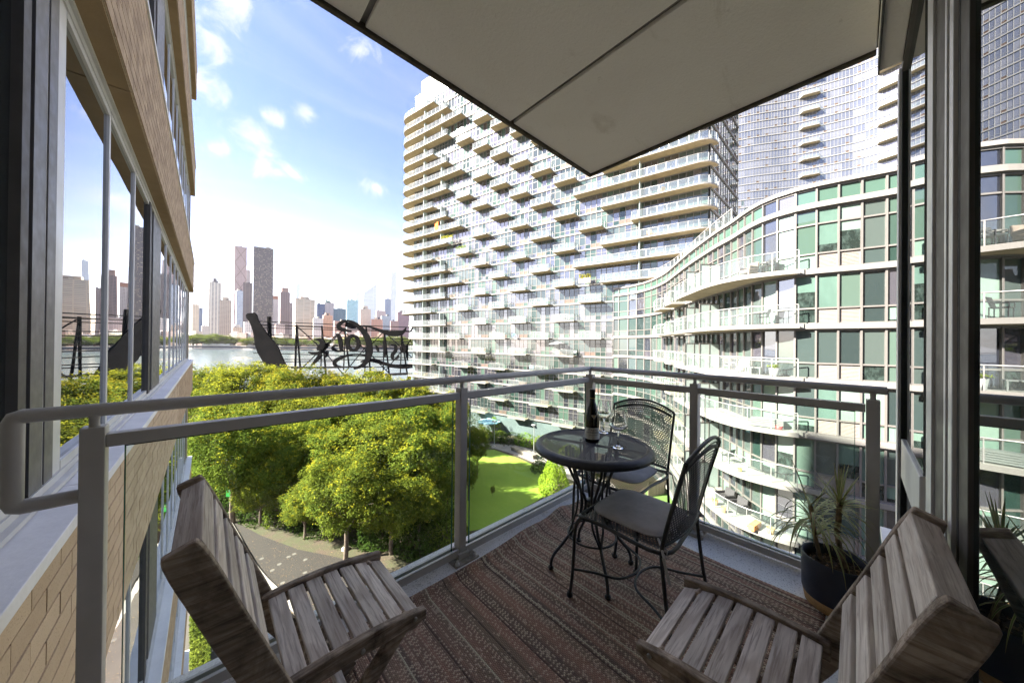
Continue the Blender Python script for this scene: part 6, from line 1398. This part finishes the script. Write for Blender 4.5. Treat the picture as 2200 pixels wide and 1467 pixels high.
def crown(seed, R=5.0, Hc=5.0, zc=8.1, clumps=150, per=150, leaf=0.135, bl=28):
    rs = random.Random(seed); lv, bv = MB(), MB(); cl = []
    while len(cl) < clumps:
        v = Vector((rs.gauss(0, 1), rs.gauss(0, 1), rs.gauss(0, 1))).normalized(); q = rs.uniform(0.45, 1.0)**0.6
        p = Vector((v.x*R*q, v.y*R*q, v.z*Hc*q*(1.0 if v.z > 0 else 0.85)))
        p *= 0.86+0.22*sin(3*atan2(v.y, v.x)+seed)*cos(2.3*v.z+seed)
        if all((p-o_).length > 0.75 for o_, _ in cl) or rs.random() < 0.02: cl.append((p, rs.uniform(0.75, 1.25)))
    for p, r in cl:
        c = p+V(0, 0, zc); out = p.normalized()
        for i in range(per):
            v = Vector((rs.gauss(0, 1), rs.gauss(0, 1), rs.gauss(0, 0.75))); v = v.normalized()*(rs.random()**0.5)*r
            n = (v.normalized()*0.5+out*0.4+V(0, 0, 0.75)+Vector((rs.gauss(0, .5), rs.gauss(0, .5), rs.gauss(0, .3))))
            quad(lv, c+v, n, leaf*rs.uniform(0.7, 1.4), rs)
        k = int(bl*max(0.1, 0.75+0.6*out.z))
        hubs = [Vector((rs.gauss(0, 1), rs.gauss(0, 1), rs.gauss(0.6, 0.8))).normalized()*r*0.95 for _ in range(max(2, k//7))]
        for i in range(k):
            h = rs.choice(hubs); v = h+Vector((rs.gauss(0, .16), rs.gauss(0, .16), rs.gauss(0.03, .14)))
            quad(bv, c+v, out*0.5+V(0, 0, 0.8)+Vector((rs.gauss(0, .6), rs.gauss(0, .6), 0)), 0.105*rs.uniform(0.7, 1.3), rs, 0.8)
    tk = MB(); fork = zc-Hc*0.75
    tk.tube(smooth_curve([(0, 0, 0), (0.08, -0.05, fork*0.45), (0.0, 0.06, fork)], 4), [0.30-0.012*i for i in range(9)], 9)
    for i in range(9):
        a = 2*pi*i/9+rs.uniform(-.3, .3); q = rs.uniform(0.55, 0.85); e = Vector((cos(a)*R*q, sin(a)*R*q, zc+rs.uniform(-0.3, 0.5)*Hc))
        st = Vector((0, 0, fork*rs.uniform(0.75, 1.0))); mid = st.lerp(e, 0.5)+V(0, 0, -0.5)
        tk.tube(smooth_curve([st, mid, e], 4), [0.13, 0.115, 0.10, 0.085, 0.07, 0.055, 0.045, 0.03, 0.015], 6)
        for j in range(2):
            e2 = mid.lerp(e, 0.4)+Vector((rs.gauss(0, 1.2), rs.gauss(0, 1.2), rs.uniform(0.4, 1.8))); tk.tube([mid.lerp(e, 0.25), e2], [0.05, 0.012], 5)
    return lv.mesh('crown', m_leaf), bv.mesh('blossom', m_blos), tk.mesh('trunk', m_bark)
CV = [crown(s) for s in (1, 5, 9)]; CVY = [crown(s, bl=66) for s in (2, 6)]
CVP = crown(14, bl=8, clumps=110)
def tree(px, d, ytop, sc, var, lab, z=GZ, plain=False, zs=1.0, name='blossom_tree', grp='yellow flowering park trees'):
    p = far(px, d, z); zt = (hz(px)-ytop)*d/FPX; H = 8.6+4.6*0.9+0.6; s = (zt-z)/H
    t = thing(name, p, lab, 'tree', grp); cr, bl, tk = CVP if plain else (CVY[var % 2] if d > 50 else CV[var % 3]); rz = (var*1.7) % 6.28
    for nm, me in (('trunk', tk), ('crown', cr), ('blossom', bl)):
        inst(nm, me, t, (0, 0, 0), rz, (s*sc, s*sc, s*zs))
    return t
TREES = [(446, 62, 778, 1.35, 'flowering tree at the far left, tallest against the brick building edge'), (540, 58, 770, 1.35, 'flowering tree just below the tilted bottle sign'), (632, 54, 782, 1.3, 'flowering tree right of the bottle sign foot'), (722, 58, 790, 1.25, 'flowering tree under the script letters'), (806, 52, 792, 1.3, 'pointed flowering tree below the big curved letter'), (885, 54, 812, 1.2, 'flowering tree nearest the tower foot behind the handrail'), (962, 53, 838, 1.1, 'back row tree just left of the middle railing post'),
 (428, 48, 832, 1.3, 'flowering tree against the brick building, below the handrail'), (512, 46, 836, 1.3, 'flowering tree above the green lamp post sign'), (600, 45, 832, 1.35, 'broad flowering tree in the left middle of the grove'), (694, 44, 838, 1.35, 'broad flowering tree in the centre of the grove'), (785, 42, 842, 1.3, 'flowering tree right of the grove centre'), (872, 41, 850, 1.25, 'flowering tree behind the two forked trunks'), (948, 43, 862, 1.1, 'flowering tree showing left of the middle railing post'),
 (440, 41, 905, 1.2, 'low flowering tree left of the green lamp post sign'), (560, 39, 885, 1.25, 'flowering tree over the dark planting right of the lamp sign'), (655, 37.5, 890, 1.3, 'flowering tree overhanging the dark planting mid grove'), (735, 34.5, 905, 1.3, 'front row flowering tree overhanging the brown path'), (818, 33.5, 885, 1.25, 'front row flowering tree with a leaning trunk'), (905, 33, 915, 1.2, 'front row flowering tree behind the folding chair seat'), (700, 30.5, 1010, 1.35, 'lowest flowering tree hanging over the brown path'), (505, 32, 868, 0.95, 'flowering tree reaching over the green lamp sign'), (748, 26.8, 965, 1.0, 'low flowering tree in front of the second lamp post'), (660, 29.5, 1035, 1.15, 'low tree hanging over the brown path edge'), (565, 31.5, 1000, 1.1, 'low tree between the lamp sign and the brown path'), (845, 27.5, 1010, 1.15, 'low tree just above the left chair seat'), (430, 35, 960, 1.0, 'low tree hard against the brick building'), (600, 33, 940, 1.05, 'flowering tree over the dark bushes left of the path'), (905, 29.5, 1020, 1.3, 'low flowering tree beside the middle post, nearest the balcony')]
for i, (px, d, yt, sc, lab) in enumerate(TREES): tree(px, d, yt, sc, i, lab)
for px, d, yt, sc, lab in ((1028, 44, 905, 0.72, 'green tree right of the middle post at the lawn edge'), (1010, 37, 975, 0.70, 'low spreading tree beside the lawn behind the railing glass'), (965, 35, 1010, 0.75, 'low tree just left of the middle railing post base'), (1062, 38, 1040, 0.62, 'small tree overhanging the near lawn edge'), (990, 62, 850, 0.7, 'small tree in front of the tower terrace walls')):
    tree(px, d, yt, sc, int(px), lab, plain=True, name='green_tree', grp='green trees around the lawn')
for px, d, yt, lab in ((415, 700, 716, 'shore tree at the left end of the far bank'), (438, 702, 715, 'shore tree second from the left on the far bank'), (452, 704, 718, 'reddish shore tree on the far bank'), (470, 700, 716, 'broad shore tree left of the white shed end'), (488, 703, 719, 'shore tree above the white shed'), (545, 702, 722, 'small shore tree left of the bottle neck'), (588, 700, 721, 'shore tree right of the bottle shape'), (606, 700, 723, 'shore tree beside the double mast'), (645, 701, 725, 'shore tree low between the lattice masts'), (690, 700, 724, 'shore tree behind the a shaped letter'), (745, 700, 722, 'shore tree seen through the round letter'), (775, 702, 720, 'shore tree left of the big curve'), (822, 700, 721, 'shore tree behind the narrow letters'), (850, 700, 720, 'shore tree behind the s shaped letter'), (872, 701, 722, 'shore tree at the right end of the far bank')):
    t = tree(px, d, yt, 2.6, int(px), lab, -18.5, True, 1.0, 'shore_tree', 'trees on the far shore')

def shrub(px, py, r, h, mat, lab, grp, n=900, leaf=0.10, seed=1, core=True):
    rs = random.Random(seed); x, y = gpt(px, py); t = thing('shrub', (x, y, GZ+0.03), lab, 'shrub', grp)
    mb = MB()
    for i in range(n):
        v = Vector((rs.gauss(0, 1), rs.gauss(0, 1), abs(rs.gauss(0, 1)))).normalized(); q = 0.9+0.12*rs.random()+0.06*sin(5*atan2(v.y, v.x)+seed)+0.05*sin(9*v.z+seed*2)
        quad(mb, Vector((v.x*r*q, v.y*r*q, 0.1+v.z*h*q)), v+V(0, 0, 0.4)+Vector((rs.gauss(0, .4), rs.gauss(0, .4), rs.gauss(0, .4))), leaf*rs.uniform(0.7, 1.4), rs)
    obj('foliage', mb.mesh('foliage', mat), t)
    st = MB()
    for i in range(6):
        a = i*1.05; st.tube([(0, 0, 0), (cos(a)*r*0.7, sin(a)*r*0.7, h*0.7)], [0.05, 0.012], 5)
    obj('stems', st.mesh('stems', m_bark), t)
    return t
shrub(1190, 1060, 1.85, 3.2, m_shrub, 'round yellow green clipped bush on the lawn under the table edge', 'garden bushes', 3800, 0.10, 2)
shrub(1192, 1030, 1.5, 2.9, m_shrub, 'bright green bush just behind the round clipped bush', 'garden bushes', 1800, 0.11, 3)
shrub(1158, 1012, 1.2, 1.3, m_leafd, 'low grey green bush between lawn and path', 'garden bushes', 900, 0.10, 4)
rsb = random.Random(8)
HED = [(1015, 948, 'hedge shrub left of the first garden lamp'), (1040, 946, 'hedge shrub behind the first garden lamp'), (1075, 946, 'hedge shrub right of the first garden lamp'), (1100, 950, 'hedge shrub above the stone bench end'), (1128, 954, 'hedge shrub behind the stone bench'), (1165, 962, 'hedge shrub right of the second garden lamp'), (1200, 975, 'hedge shrub at the path bend by the table'), (1060, 930, 'back hedge shrub under the blue parasol'), (1095, 928, 'back hedge shrub below the rust terrace wall'), (1135, 934, 'tall back shrub left of the table top'), (1170, 936, 'back shrub above the table edge'), (1020, 932, 'back shrub by the middle post'), (1240, 1000, 'shrub under the table top, right of the path'), (1225, 985, 'shrub beside the path under the table'), (1265, 1020, 'shrub at the terrace corner under the table'), (1180, 1000, 'shrub between path and bright bush')]
for i, (px, py, lab) in enumerate(HED): shrub(px, py, rsb.uniform(1.5, 2.5), rsb.uniform(1.3, 2.6) if py > 940 else rsb.uniform(2.6, 4.2), [m_leafd, m_shrub, m_leaf][i % 3], lab, 'hedge shrubs around the garden path', 800, 0.13, 20+i)
def ground_cover():
    rs = random.Random(12); mb = MB()
    for i in range(26000):
        px = rs.uniform(400, 1000); py = rs.uniform(1000, 1240)
        lo = 1120+ (px-480)*0.22 if px > 480 else 1110
        if py > lo-6+10*sin(px*0.05): continue
        x, y = gpt(px, py); h = abs(rs.gauss(0, 0.35))+0.05
        h *= 0.6+0.6*sin(x*0.9)*cos(y*0.7)
        quad(mb, Vector((x, y, GZ+abs(h))), Vector((rs.gauss(0, .5), rs.gauss(0, .5), 1)), rs.uniform(0.07, 0.16), rs)
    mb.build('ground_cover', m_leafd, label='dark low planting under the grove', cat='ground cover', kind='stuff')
    ml = M('fallen leaf', (0.30, 0.19, 0.09), 0.9, 0, 0.2); mb = MB()
    for i in range(2500):
        px = rs.uniform(430, 1000); py = rs.uniform(1100, 1330); x, y = gpt(px, py); quad(mb, Vector((x, y, GZ+0.03)), Vector((rs.gauss(0, .2), rs.gauss(0, .2), 1)), rs.uniform(0.02, 0.05), rs)
    mb.build('fallen_leaves', ml, label='scattered fallen leaves on path and beds', cat='leaves', kind='stuff')
    t = thing('grass_strip', (*gpt(440, 1400), GZ), 'strip of green planting at the foot of the brick building', 'planting'); mb = MB(); o = wloc(t)
    for i in range(7000):
        px = rs.uniform(408, 452); py = rs.uniform(1330, 1560); x, y = gpt(px, py); quad(mb, Vector((x, y, GZ+abs(rs.gauss(0.3, 0.2))+0.05))-o, Vector((rs.gauss(0, .6), rs.gauss(0, .6), 1)), rs.uniform(0.05, 0.12), rs)
    obj('foliage', mb.mesh('foliage', m_leaf), t)
ground_cover()
UND = [(425, 1060, 2.2, 2.6, 'dark understory bush against the brick building'), (470, 1075, 2.0, 2.2, 'understory bush beside the green lamp sign'), (525, 1090, 2.4, 2.6, 'understory bush right of the green lamp sign'), (575, 1098, 2.4, 2.4, 'understory bush behind the brown path corner'), (620, 1110, 2.3, 2.8, 'understory bush left of the path trees'), (665, 1120, 2.2, 2.6, 'understory bush under the overhanging tree'), (560, 1060, 2.6, 3.6, 'taller understory bush mid left of the grove'), (480, 1035, 2.6, 3.4, 'tall understory bush behind the green lamp sign'), (640, 1070, 2.6, 3.8, 'tall understory bush in the grove middle'), (710, 1085, 2.5, 3.6, 'tall understory bush left of the second lamp'), (780, 1100, 2.4, 3.4, 'understory bush right of the second lamp'), (850, 1115, 2.2, 3.0, 'understory bush behind the folding chair seat'), (920, 1125, 2.2, 2.8, 'understory bush left of the middle post foot'), (960, 1160, 2.0, 2.4, 'understory bush at the middle post foot'), (820, 1160, 2.0, 2.6, 'leafy bush over the mulch by the path'), (900, 1180, 2.0, 2.6, 'leafy bush just above the lower rail'), (430, 1010, 2.8, 4.0, 'tall understory bush far left beside the building')]
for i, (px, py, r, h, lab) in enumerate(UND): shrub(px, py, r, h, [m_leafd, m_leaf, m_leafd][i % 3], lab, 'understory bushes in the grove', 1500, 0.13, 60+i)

# ------------------------------------------------------------------ lamps, parasols, terrace walls, furniture on balconies
m_lamp = M('lamp pole grey', (0.36, 0.36, 0.36), 0.5, 0.4, 0.08)
def lamp(px, py, h, lab, sign=False, head=True):
    x, y = gpt(px, py); L = thing('lamp_post', (x, y, GZ), lab, 'lamp post', 'park lamp posts')
    obj('pole', MB().tube([(0, 0, 0.2), (0, 0, h*0.5), (0, 0, h)], [0.075, 0.065, 0.05], 10).mesh('pole', m_lamp), L)
    obj('base', MB().lathe([(0.30, 0), (0.30, 0.14), (0.16, 0.22), (0.08, 0.30)], 12).mesh('base', M('lamp base', (0.55, 0.5, 0.42), 0.8)), L)
    hd = obj('head', MB().lathe([(0.06, h), (0.12, h+0.06), (0.46, h+0.12), (0.48, h+0.16), (0.1, h+0.24)], 18).mesh('head', m_lamp), L)
    obj('diffuser', MB().lathe([(0.07, h+0.02), (0.30, h+0.085)], 16, capt=False).mesh('diffuser', m_white), hd)
    if sign:
        d = CR; n = -CF; z = 2.0
        s = obj('sign_plate', MB().obox(n*0.1+V(0, 0, z+0.35), d*0.33, n*0.015, V(0, 0, 0.46)).mesh('sign_plate', M('green sign enamel', (0.03, 0.34, 0.06), 0.4)), L)
        obj('sign_header', MB().obox(n*0.118+V(0, 0, z+0.70), d*0.31, n*0.004, V(0, 0, 0.09)).mesh('sign_header', M('navy sign band', (0.02, 0.06, 0.16), 0.4)), s)
        mw = MB()
        for q, w in ((0.50, 0.2), (0.42, 0.24), (0.18, 0.1)): mw.obox(n*0.118+V(0, 0, z+q), d*w, n*0.002, V(0, 0, 0.02))
        obj('sign_print', mw.mesh('sign_print', m_white), s)
lamp(494, 1105, 5.6, 'grey lamp post with small green sign beside the path', True)
lamp(742, 1180, 5.6, 'grey lamp post behind the left folding chair seat')
lamp(1062, 959, 4.2, 'grey lamp post with disc head left of the table, by the hedge')
lamp(1147, 972, 4.4, 'grey lamp post with disc head at the table edge')
def parasol(p, r, h, mat, lab):
    U = thing('parasol', p, lab, 'parasol')
    obj('pole', MB().tube([(0, 0, 0), (0, 0, h)], 0.03, 8).mesh('pole', m_railm), U)
    obj('base', MB().lathe([(0.28, 0), (0.28, 0.06), (0.05, 0.1)], 14).mesh('base', m_railm), U)
    mb = MB(); n = 8; vs = [(0, 0, h+0.05)]+[(r*cos(2*pi*k/n), r*sin(2*pi*k/n), h-0.42*r*0.6) for k in range(n)]+[(r*cos(2*pi*k/n), r*sin(2*pi*k/n), h-0.42*r*0.6-0.14) for k in range(n)]
    mb.add(vs, [(0, 1+k, 1+(k+1) % n) for k in range(n)]+[(1+k, 9+k, 9+(k+1) % n, 1+(k+1) % n) for k in range(n)])
    obj('canopy', mb.mesh('canopy', mat), U)
    rb = MB()
    for k in range(n): rb.tube([(0, 0, h), (r*0.97*cos(2*pi*k/n), r*0.97*sin(2*pi*k/n), h-0.42*r*0.6-0.03)], 0.012, 5)
    obj('ribs', rb.mesh('ribs', m_railm), U)
m_cyan = M('light blue canvas', (0.40, 0.70, 0.78), 0.8, 0, 0.05); 
x, y = gpt(1050, 930); parasol((x, y, GZ+0.02), 2.3, 2.9, m_cyan, 'pale blue parasol on the terrace left of the rust walls')
x, y = gpt(1104, 915); parasol((x, y, GZ+0.02), 1.7, 2.6, m_cyan, 'smaller blue parasol among the rust terrace walls')
m_corten = M('rusted steel wall', (0.36, 0.15, 0.075), 0.85, 0, 0.25, 1.2, 0.3, 20)
for i, (a, b, lab) in enumerate((((1005, 915), (1026, 905), 'rusted steel terrace wall nearest the middle post'), ((1082, 922), (1102, 912), 'rusted steel terrace wall right of the blue parasol'), ((1122, 930), (1142, 918), 'rusted steel terrace wall left of the table'), ((1172, 938), (1186, 926), 'rusted steel terrace wall partly behind the table'))):
    p, q = Vector((*gpt(*a), GZ)), Vector((*gpt(*b), GZ)); t = thing('terrace_wall', p, lab, 'wall', 'rusted terrace walls'); d = (q-p)
    for k in range(4): 
        s0, s1 = d*(k/4+0.004), d*((k+1)/4-0.004); obj('panel', MB().bar(s0+V(0, 0, 1.2+0.1*k), s1+V(0, 0, 1.2+0.1*k), 0.12, 2.4+0.2*k).mesh('panel', m_corten), t)
def fence():
    p, q = Vector((*gpt(1392, 1068), GZ)), Vector((*gpt(1436, 1058), GZ)); t = thing('wood_fence', p, 'weathered wooden terrace fence behind the mesh chairs', 'fence'); d = q-p; m = wood('fence board wood', 'Z', (0.30, 0.24, 0.19))
    for k in range(14):
        c = d*((k+0.5)/14); obj('board', MB().obox(c+V(0, 0, 0.9), d/14*0.46, Vector((-d.y, d.x, 0)).normalized()*0.02, V(0, 0, 0.9)).mesh('board', m), t)
    obj('rail', MB().bar(V(0, 0, 1.5)+Vector((-d.y, d.x, 0)).normalized()*0.05, d+V(0, 0, 1.5)+Vector((-d.y, d.x, 0)).normalized()*0.05, 0.05, 0.08).mesh('rail', m), t)
fence()
m_wick = M('dark wicker', (0.045, 0.042, 0.045), 0.7, 0, 0.2, 20, 0.6, 60); m_terra = M('terracotta', (0.55, 0.24, 0.08), 0.8, 0, 0.1, 6)
def armchair(p, rz, mat, lab, w=0.62):
    a = thing('armchair', p, lab, 'armchair', rz=rz)
    obj('seat', MB().box(-w/2, w/2, -w/2, w/2, 0.22, 0.42).mesh('seat', mat), a, bevel=0.04)
    obj('backrest', MB().obox((-w/2+0.02, 0, 0.62), Vector((0.06, 0, 0.01)), Vector((0, w/2, 0)), Vector((-0.06, 0, 0.28))).mesh('backrest', mat), a, bevel=0.04)
    for s in (-1, 1):
        obj('armrest', MB().box(-w/2, w/2, s*w/2-0.05, s*w/2+0.05, 0.422, 0.62).mesh('armrest', mat), a, bevel=0.03)
        for e in (-1, 1): obj('leg', MB().box(e*w*0.42-0.02, e*w*0.42+0.02, s*w*0.42-0.02, s*w*0.42+0.02, 0, 0.22).mesh('leg', mat), a)
def frame_chair(p, rz, mat, lab, cat='chair', group=None, w=0.5):
    a = thing('terrace_chair', p, lab, cat, group, rz=rz)
    obj('seat', MB().box(-w/2, w/2, -w/2, w/2, 0.41, 0.45).mesh('seat', mat), a); obj('backrest', MB().obox((-w/2, 0, 0.68), Vector((0.015, 0, 0)), Vector((0, w/2, 0)), Vector((-0.06, 0, 0.22))).mesh('backrest', mat), a)
    for s in (-1, 1):
        for e in (-1, 1): obj('leg', MB().bar((e*w*0.46, s*w*0.46, 0), (e*w*0.46, s*w*0.46, 0.41), 0.03, 0.03).mesh('leg', mat), a)
        obj('armrest', MB().bar((-w/2, s*w/2, 0.64), (w/2, s*w/2, 0.62), 0.03, 0.03).bar((w/2, s*w/2, 0.62), (w/2, s*w/2, 0.42), 0.03, 0.03).mesh('armrest', mat), a)
def planter(p, r, h, mat, lab, plant=None, n=60):
    a = thing('planter', p, lab, 'planter'); obj('pot', MB().lathe([(r*0.72, 0), (r, h), (r*0.93, h), (r*0.9, h*0.85)], 18, capt=True).mesh('pot', mat), a)
    if plant:
        rs = random.Random(int(p[0]*10)); mb = MB()
        for i in range(n):
            v = Vector((rs.gauss(0, 1), rs.gauss(0, 1), abs(rs.gauss(0.7, 0.6)))); quad(mb, Vector((0, 0, h))+v*r*0.55, v, r*0.32, rs, 0.35)
        obj('foliage', mb.mesh('foliage', plant), a)
RW = YAW
ang = lambda r, f: 0
armchair(rf(14.6, 20.0, 4.212), 2.6, M('brown lounge fabric', (0.20, 0.15, 0.12), 0.85), 'brown lounge chair on the uppermost wavy balcony', 0.7)
frame_chair(rf(14.9, 18.9, 4.212), 2.4, m_blackmetal, 'black chair on the uppermost wavy balcony, right of the lounge chair')
for i, (r, f, z, lab) in enumerate(((14.75, 19.0, 1.212, 'black chair on the second wavy balcony from the top'), (14.5, 20.3, -1.788, 'grey folding chair left of the white planter balcony end'), (14.35, 21.3, -1.788, 'grey lounger on the balcony at handrail height'))): frame_chair(rf(r, f, z), 2.0+i, m_blackmetal if i == 0 else m_railm, lab)
planter(rf(15.05, 18.55, -1.788), 0.26, 0.5, m_white, 'white tapered planter with spiky plant above the handrail', m_leaf)
tb = thing('side_table', rf(14.75, 19.6, -1.788), 'small white table on the balcony left of the white planter', 'table'); obj('top', MB().box(-0.3, 0.3, -0.3, 0.3, 0.42, 0.47).mesh('top', m_white), tb)
for sx in (-1, 1):
    for sy in (-1, 1): obj('leg', MB().box(sx*0.26-0.025, sx*0.26+0.025, sy*0.26-0.025, sy*0.26+0.025, 0, 0.42).mesh('leg', m_white), tb)
bn = thing('storage_bench', rf(14.95, 18.95, -4.788), 'grey slatted storage bench on the balcony below the right railing', 'bench', rz=YAW+0.9); 
for k in range(5): obj('slat', MB().box(-0.75, 0.75, -0.22, 0.22, 0.06+0.1*k, 0.14+0.1*k).mesh('slat', m_railm), bn)
bx_ = thing('red_crate', rf(15.25, 18.45, -4.788), 'small red crate beside the grey storage bench', 'crate'); obj('tub', MB().lathe([(0.16, 0), (0.2, 0.22), (0.18, 0.22), (0.16, 0.05)], 4).mesh('tub', M('red plastic', (0.55, 0.05, 0.05), 0.45)), bx_)
frame_chair(rf(14.5, 21.6, -7.788), 1.2, m_blackmetal, 'dark reclining chair on the balcony with the yellow flowers')
planter(rf(14.15, 20.0, -7.788), 0.12, 0.16, M('yellow pot', (0.6, 0.4, 0.05), 0.6), 'little yellow flower pot on a lower wavy balcony', M('yellow petals', (0.75, 0.5, 0.03), 0.7), 30)
armchair(rf(14.75, 22.3, -10.788), 2.5, m_wick, 'dark wicker armchair on the lowest balcony, farther of the pair', 0.8)
armchair(rf(14.7, 21.0, -10.788), 2.5, m_wick, 'dark wicker armchair on the lowest balcony, nearer of the pair', 0.8)
planter(rf(13.85, 21.9, -10.788), 0.17, 0.3, m_terra, 'orange pot with leafy plant at the lowest balcony rail', m_shrub); planter(rf(13.75, 20.9, -10.788), 0.15, 0.35, m_terra, 'empty orange pot at the lowest balcony rail')
tr = thing('trough_planter', rf(14.45, 19.15, -10.788), 'long terracotta trough at the lowest balcony rail behind the dracaena', 'planter', rz=YAW-1.0); obj('trough', MB().box(-0.5, 0.5, -0.16, 0.16, 0, 0.3).mesh('trough', m_terra), tr, bevel=0.02)
planter(rf(14.95, 18.6, -10.788), 0.2, 0.34, M('tan basket', (0.48, 0.30, 0.12), 0.85, 0, 0.2, 30, 0.6, 50), 'round tan basket beside the terracotta trough')
# the tower balconies' own things
def tb_at(s, n, k): return TP(s, n, 0.9+3*k+0.01)
tw = thing('orange_towel', tb_at(38.9, 1.69, 8), 'orange towel hung over a tower balcony rail', 'towel', rz=TRZ); obj('cloth', MB().box(-0.5, 0.5, -0.03, 0.05, 0.35, 1.75).box(-0.5, -0.1, -0.03, 0.06, 1.755, 2.0).mesh('cloth', M('orange cloth', (0.85, 0.22, 0.02), 0.9)), tw)
def flowerbox(s, k, w, lab, mat):
    f = thing('flower_box', tb_at(s, 1.45, k), lab, 'flower box', rz=TRZ); obj('box', MB().box(-w/2, w/2, -0.15, 0.15, 0.0, 0.85).mesh('box', m_fr), f); rs = random.Random(k); mb = MB()
    for i in range(160): quad(mb, Vector((rs.uniform(-w/2, w/2), rs.uniform(-0.25, 0.3), rs.uniform(0.8, 1.5))), Vector((rs.gauss(0, 1), rs.gauss(0, 1), 1)), 0.16, rs)
    obj('flowers', mb.mesh('flowers', mat), f)
flowerbox(35.9, 7, 3.4, 'tower balcony overflowing with yellow flowers', M('yellow flower mass', (0.72, 0.6, 0.03), 0.8, 0, 0.3, 3, col2=(0.2, 0.32, 0.03)))
flowerbox(31.5, 6, 2.6, 'green planted tower balcony below the yellow flowers', m_shrub)
flowerbox(3.9, 3, 2.0, 'tower balcony planted with yellow shrubs near the wing roof', m_blos)
parasol(tb_at(9.0, 0.9, -1), 1.5, 2.4, m_white, 'white parasol open on a low tower balcony above the handrail')
cols = [M('tan cushion', (0.5, 0.33, 0.14), 0.8), m_white, M('blue cover', (0.3, 0.45, 0.62), 0.8), m_railm, m_terra]
for i, (s, k, lab) in enumerate(((25.6, -1, 'tan chair on a low tower balcony left of the parasol'), (6.0, -1, 'wicker hanging chair shape right of the white parasol'), (18.2, 0, 'white chair on a low tower balcony mid facade'), (44.5, 0, 'tan chair on the long tower balcony at handrail height'), (46.5, -3, 'tan chair on the lowest long tower balcony'), (43.0, -3, 'orange chair on the lowest long tower balcony'), (8.4, 1, 'tan armchair on the tower balcony with a long shadow'), (14.3, -2, 'white chair just above the handrail on the tower'), (41.5, 1, 'yellow tan chair on the long glass railed tower balcony'), (-6.0, 5, 'white chair on the rounded corner balcony of the tower'), (-7.5, 7, 'blue chair on an upper rounded corner balcony'))):
    frame_chair(tb_at(s, 0.85, k), TRZ+1.2*i, cols[i % 5], lab, 'chair', 'chairs on the tower balconies', 0.7)

# ------------------------------------------------------------------ air
def haze():
    m = bpy.data.materials.new('river haze'); m.use_nodes = True; t = m.node_tree; t.nodes.clear()
    o = t.nodes.new('ShaderNodeOutputMaterial'); v = t.nodes.new('ShaderNodeVolumePrincipled'); v.inputs['Density'].default_value = 0.000024; v.inputs['Color'].default_value = (0.95, 0.96, 1.0, 1); v.inputs['Anisotropy'].default_value = 0.2
    t.links.new(v.outputs[0], o.inputs['Volume'])
    MB().box(-3900, 3900, -3900, 3900, -24, 420).build('haze', m, kind='stuff', label='thin river haze over the whole scene', cat='haze')
haze()
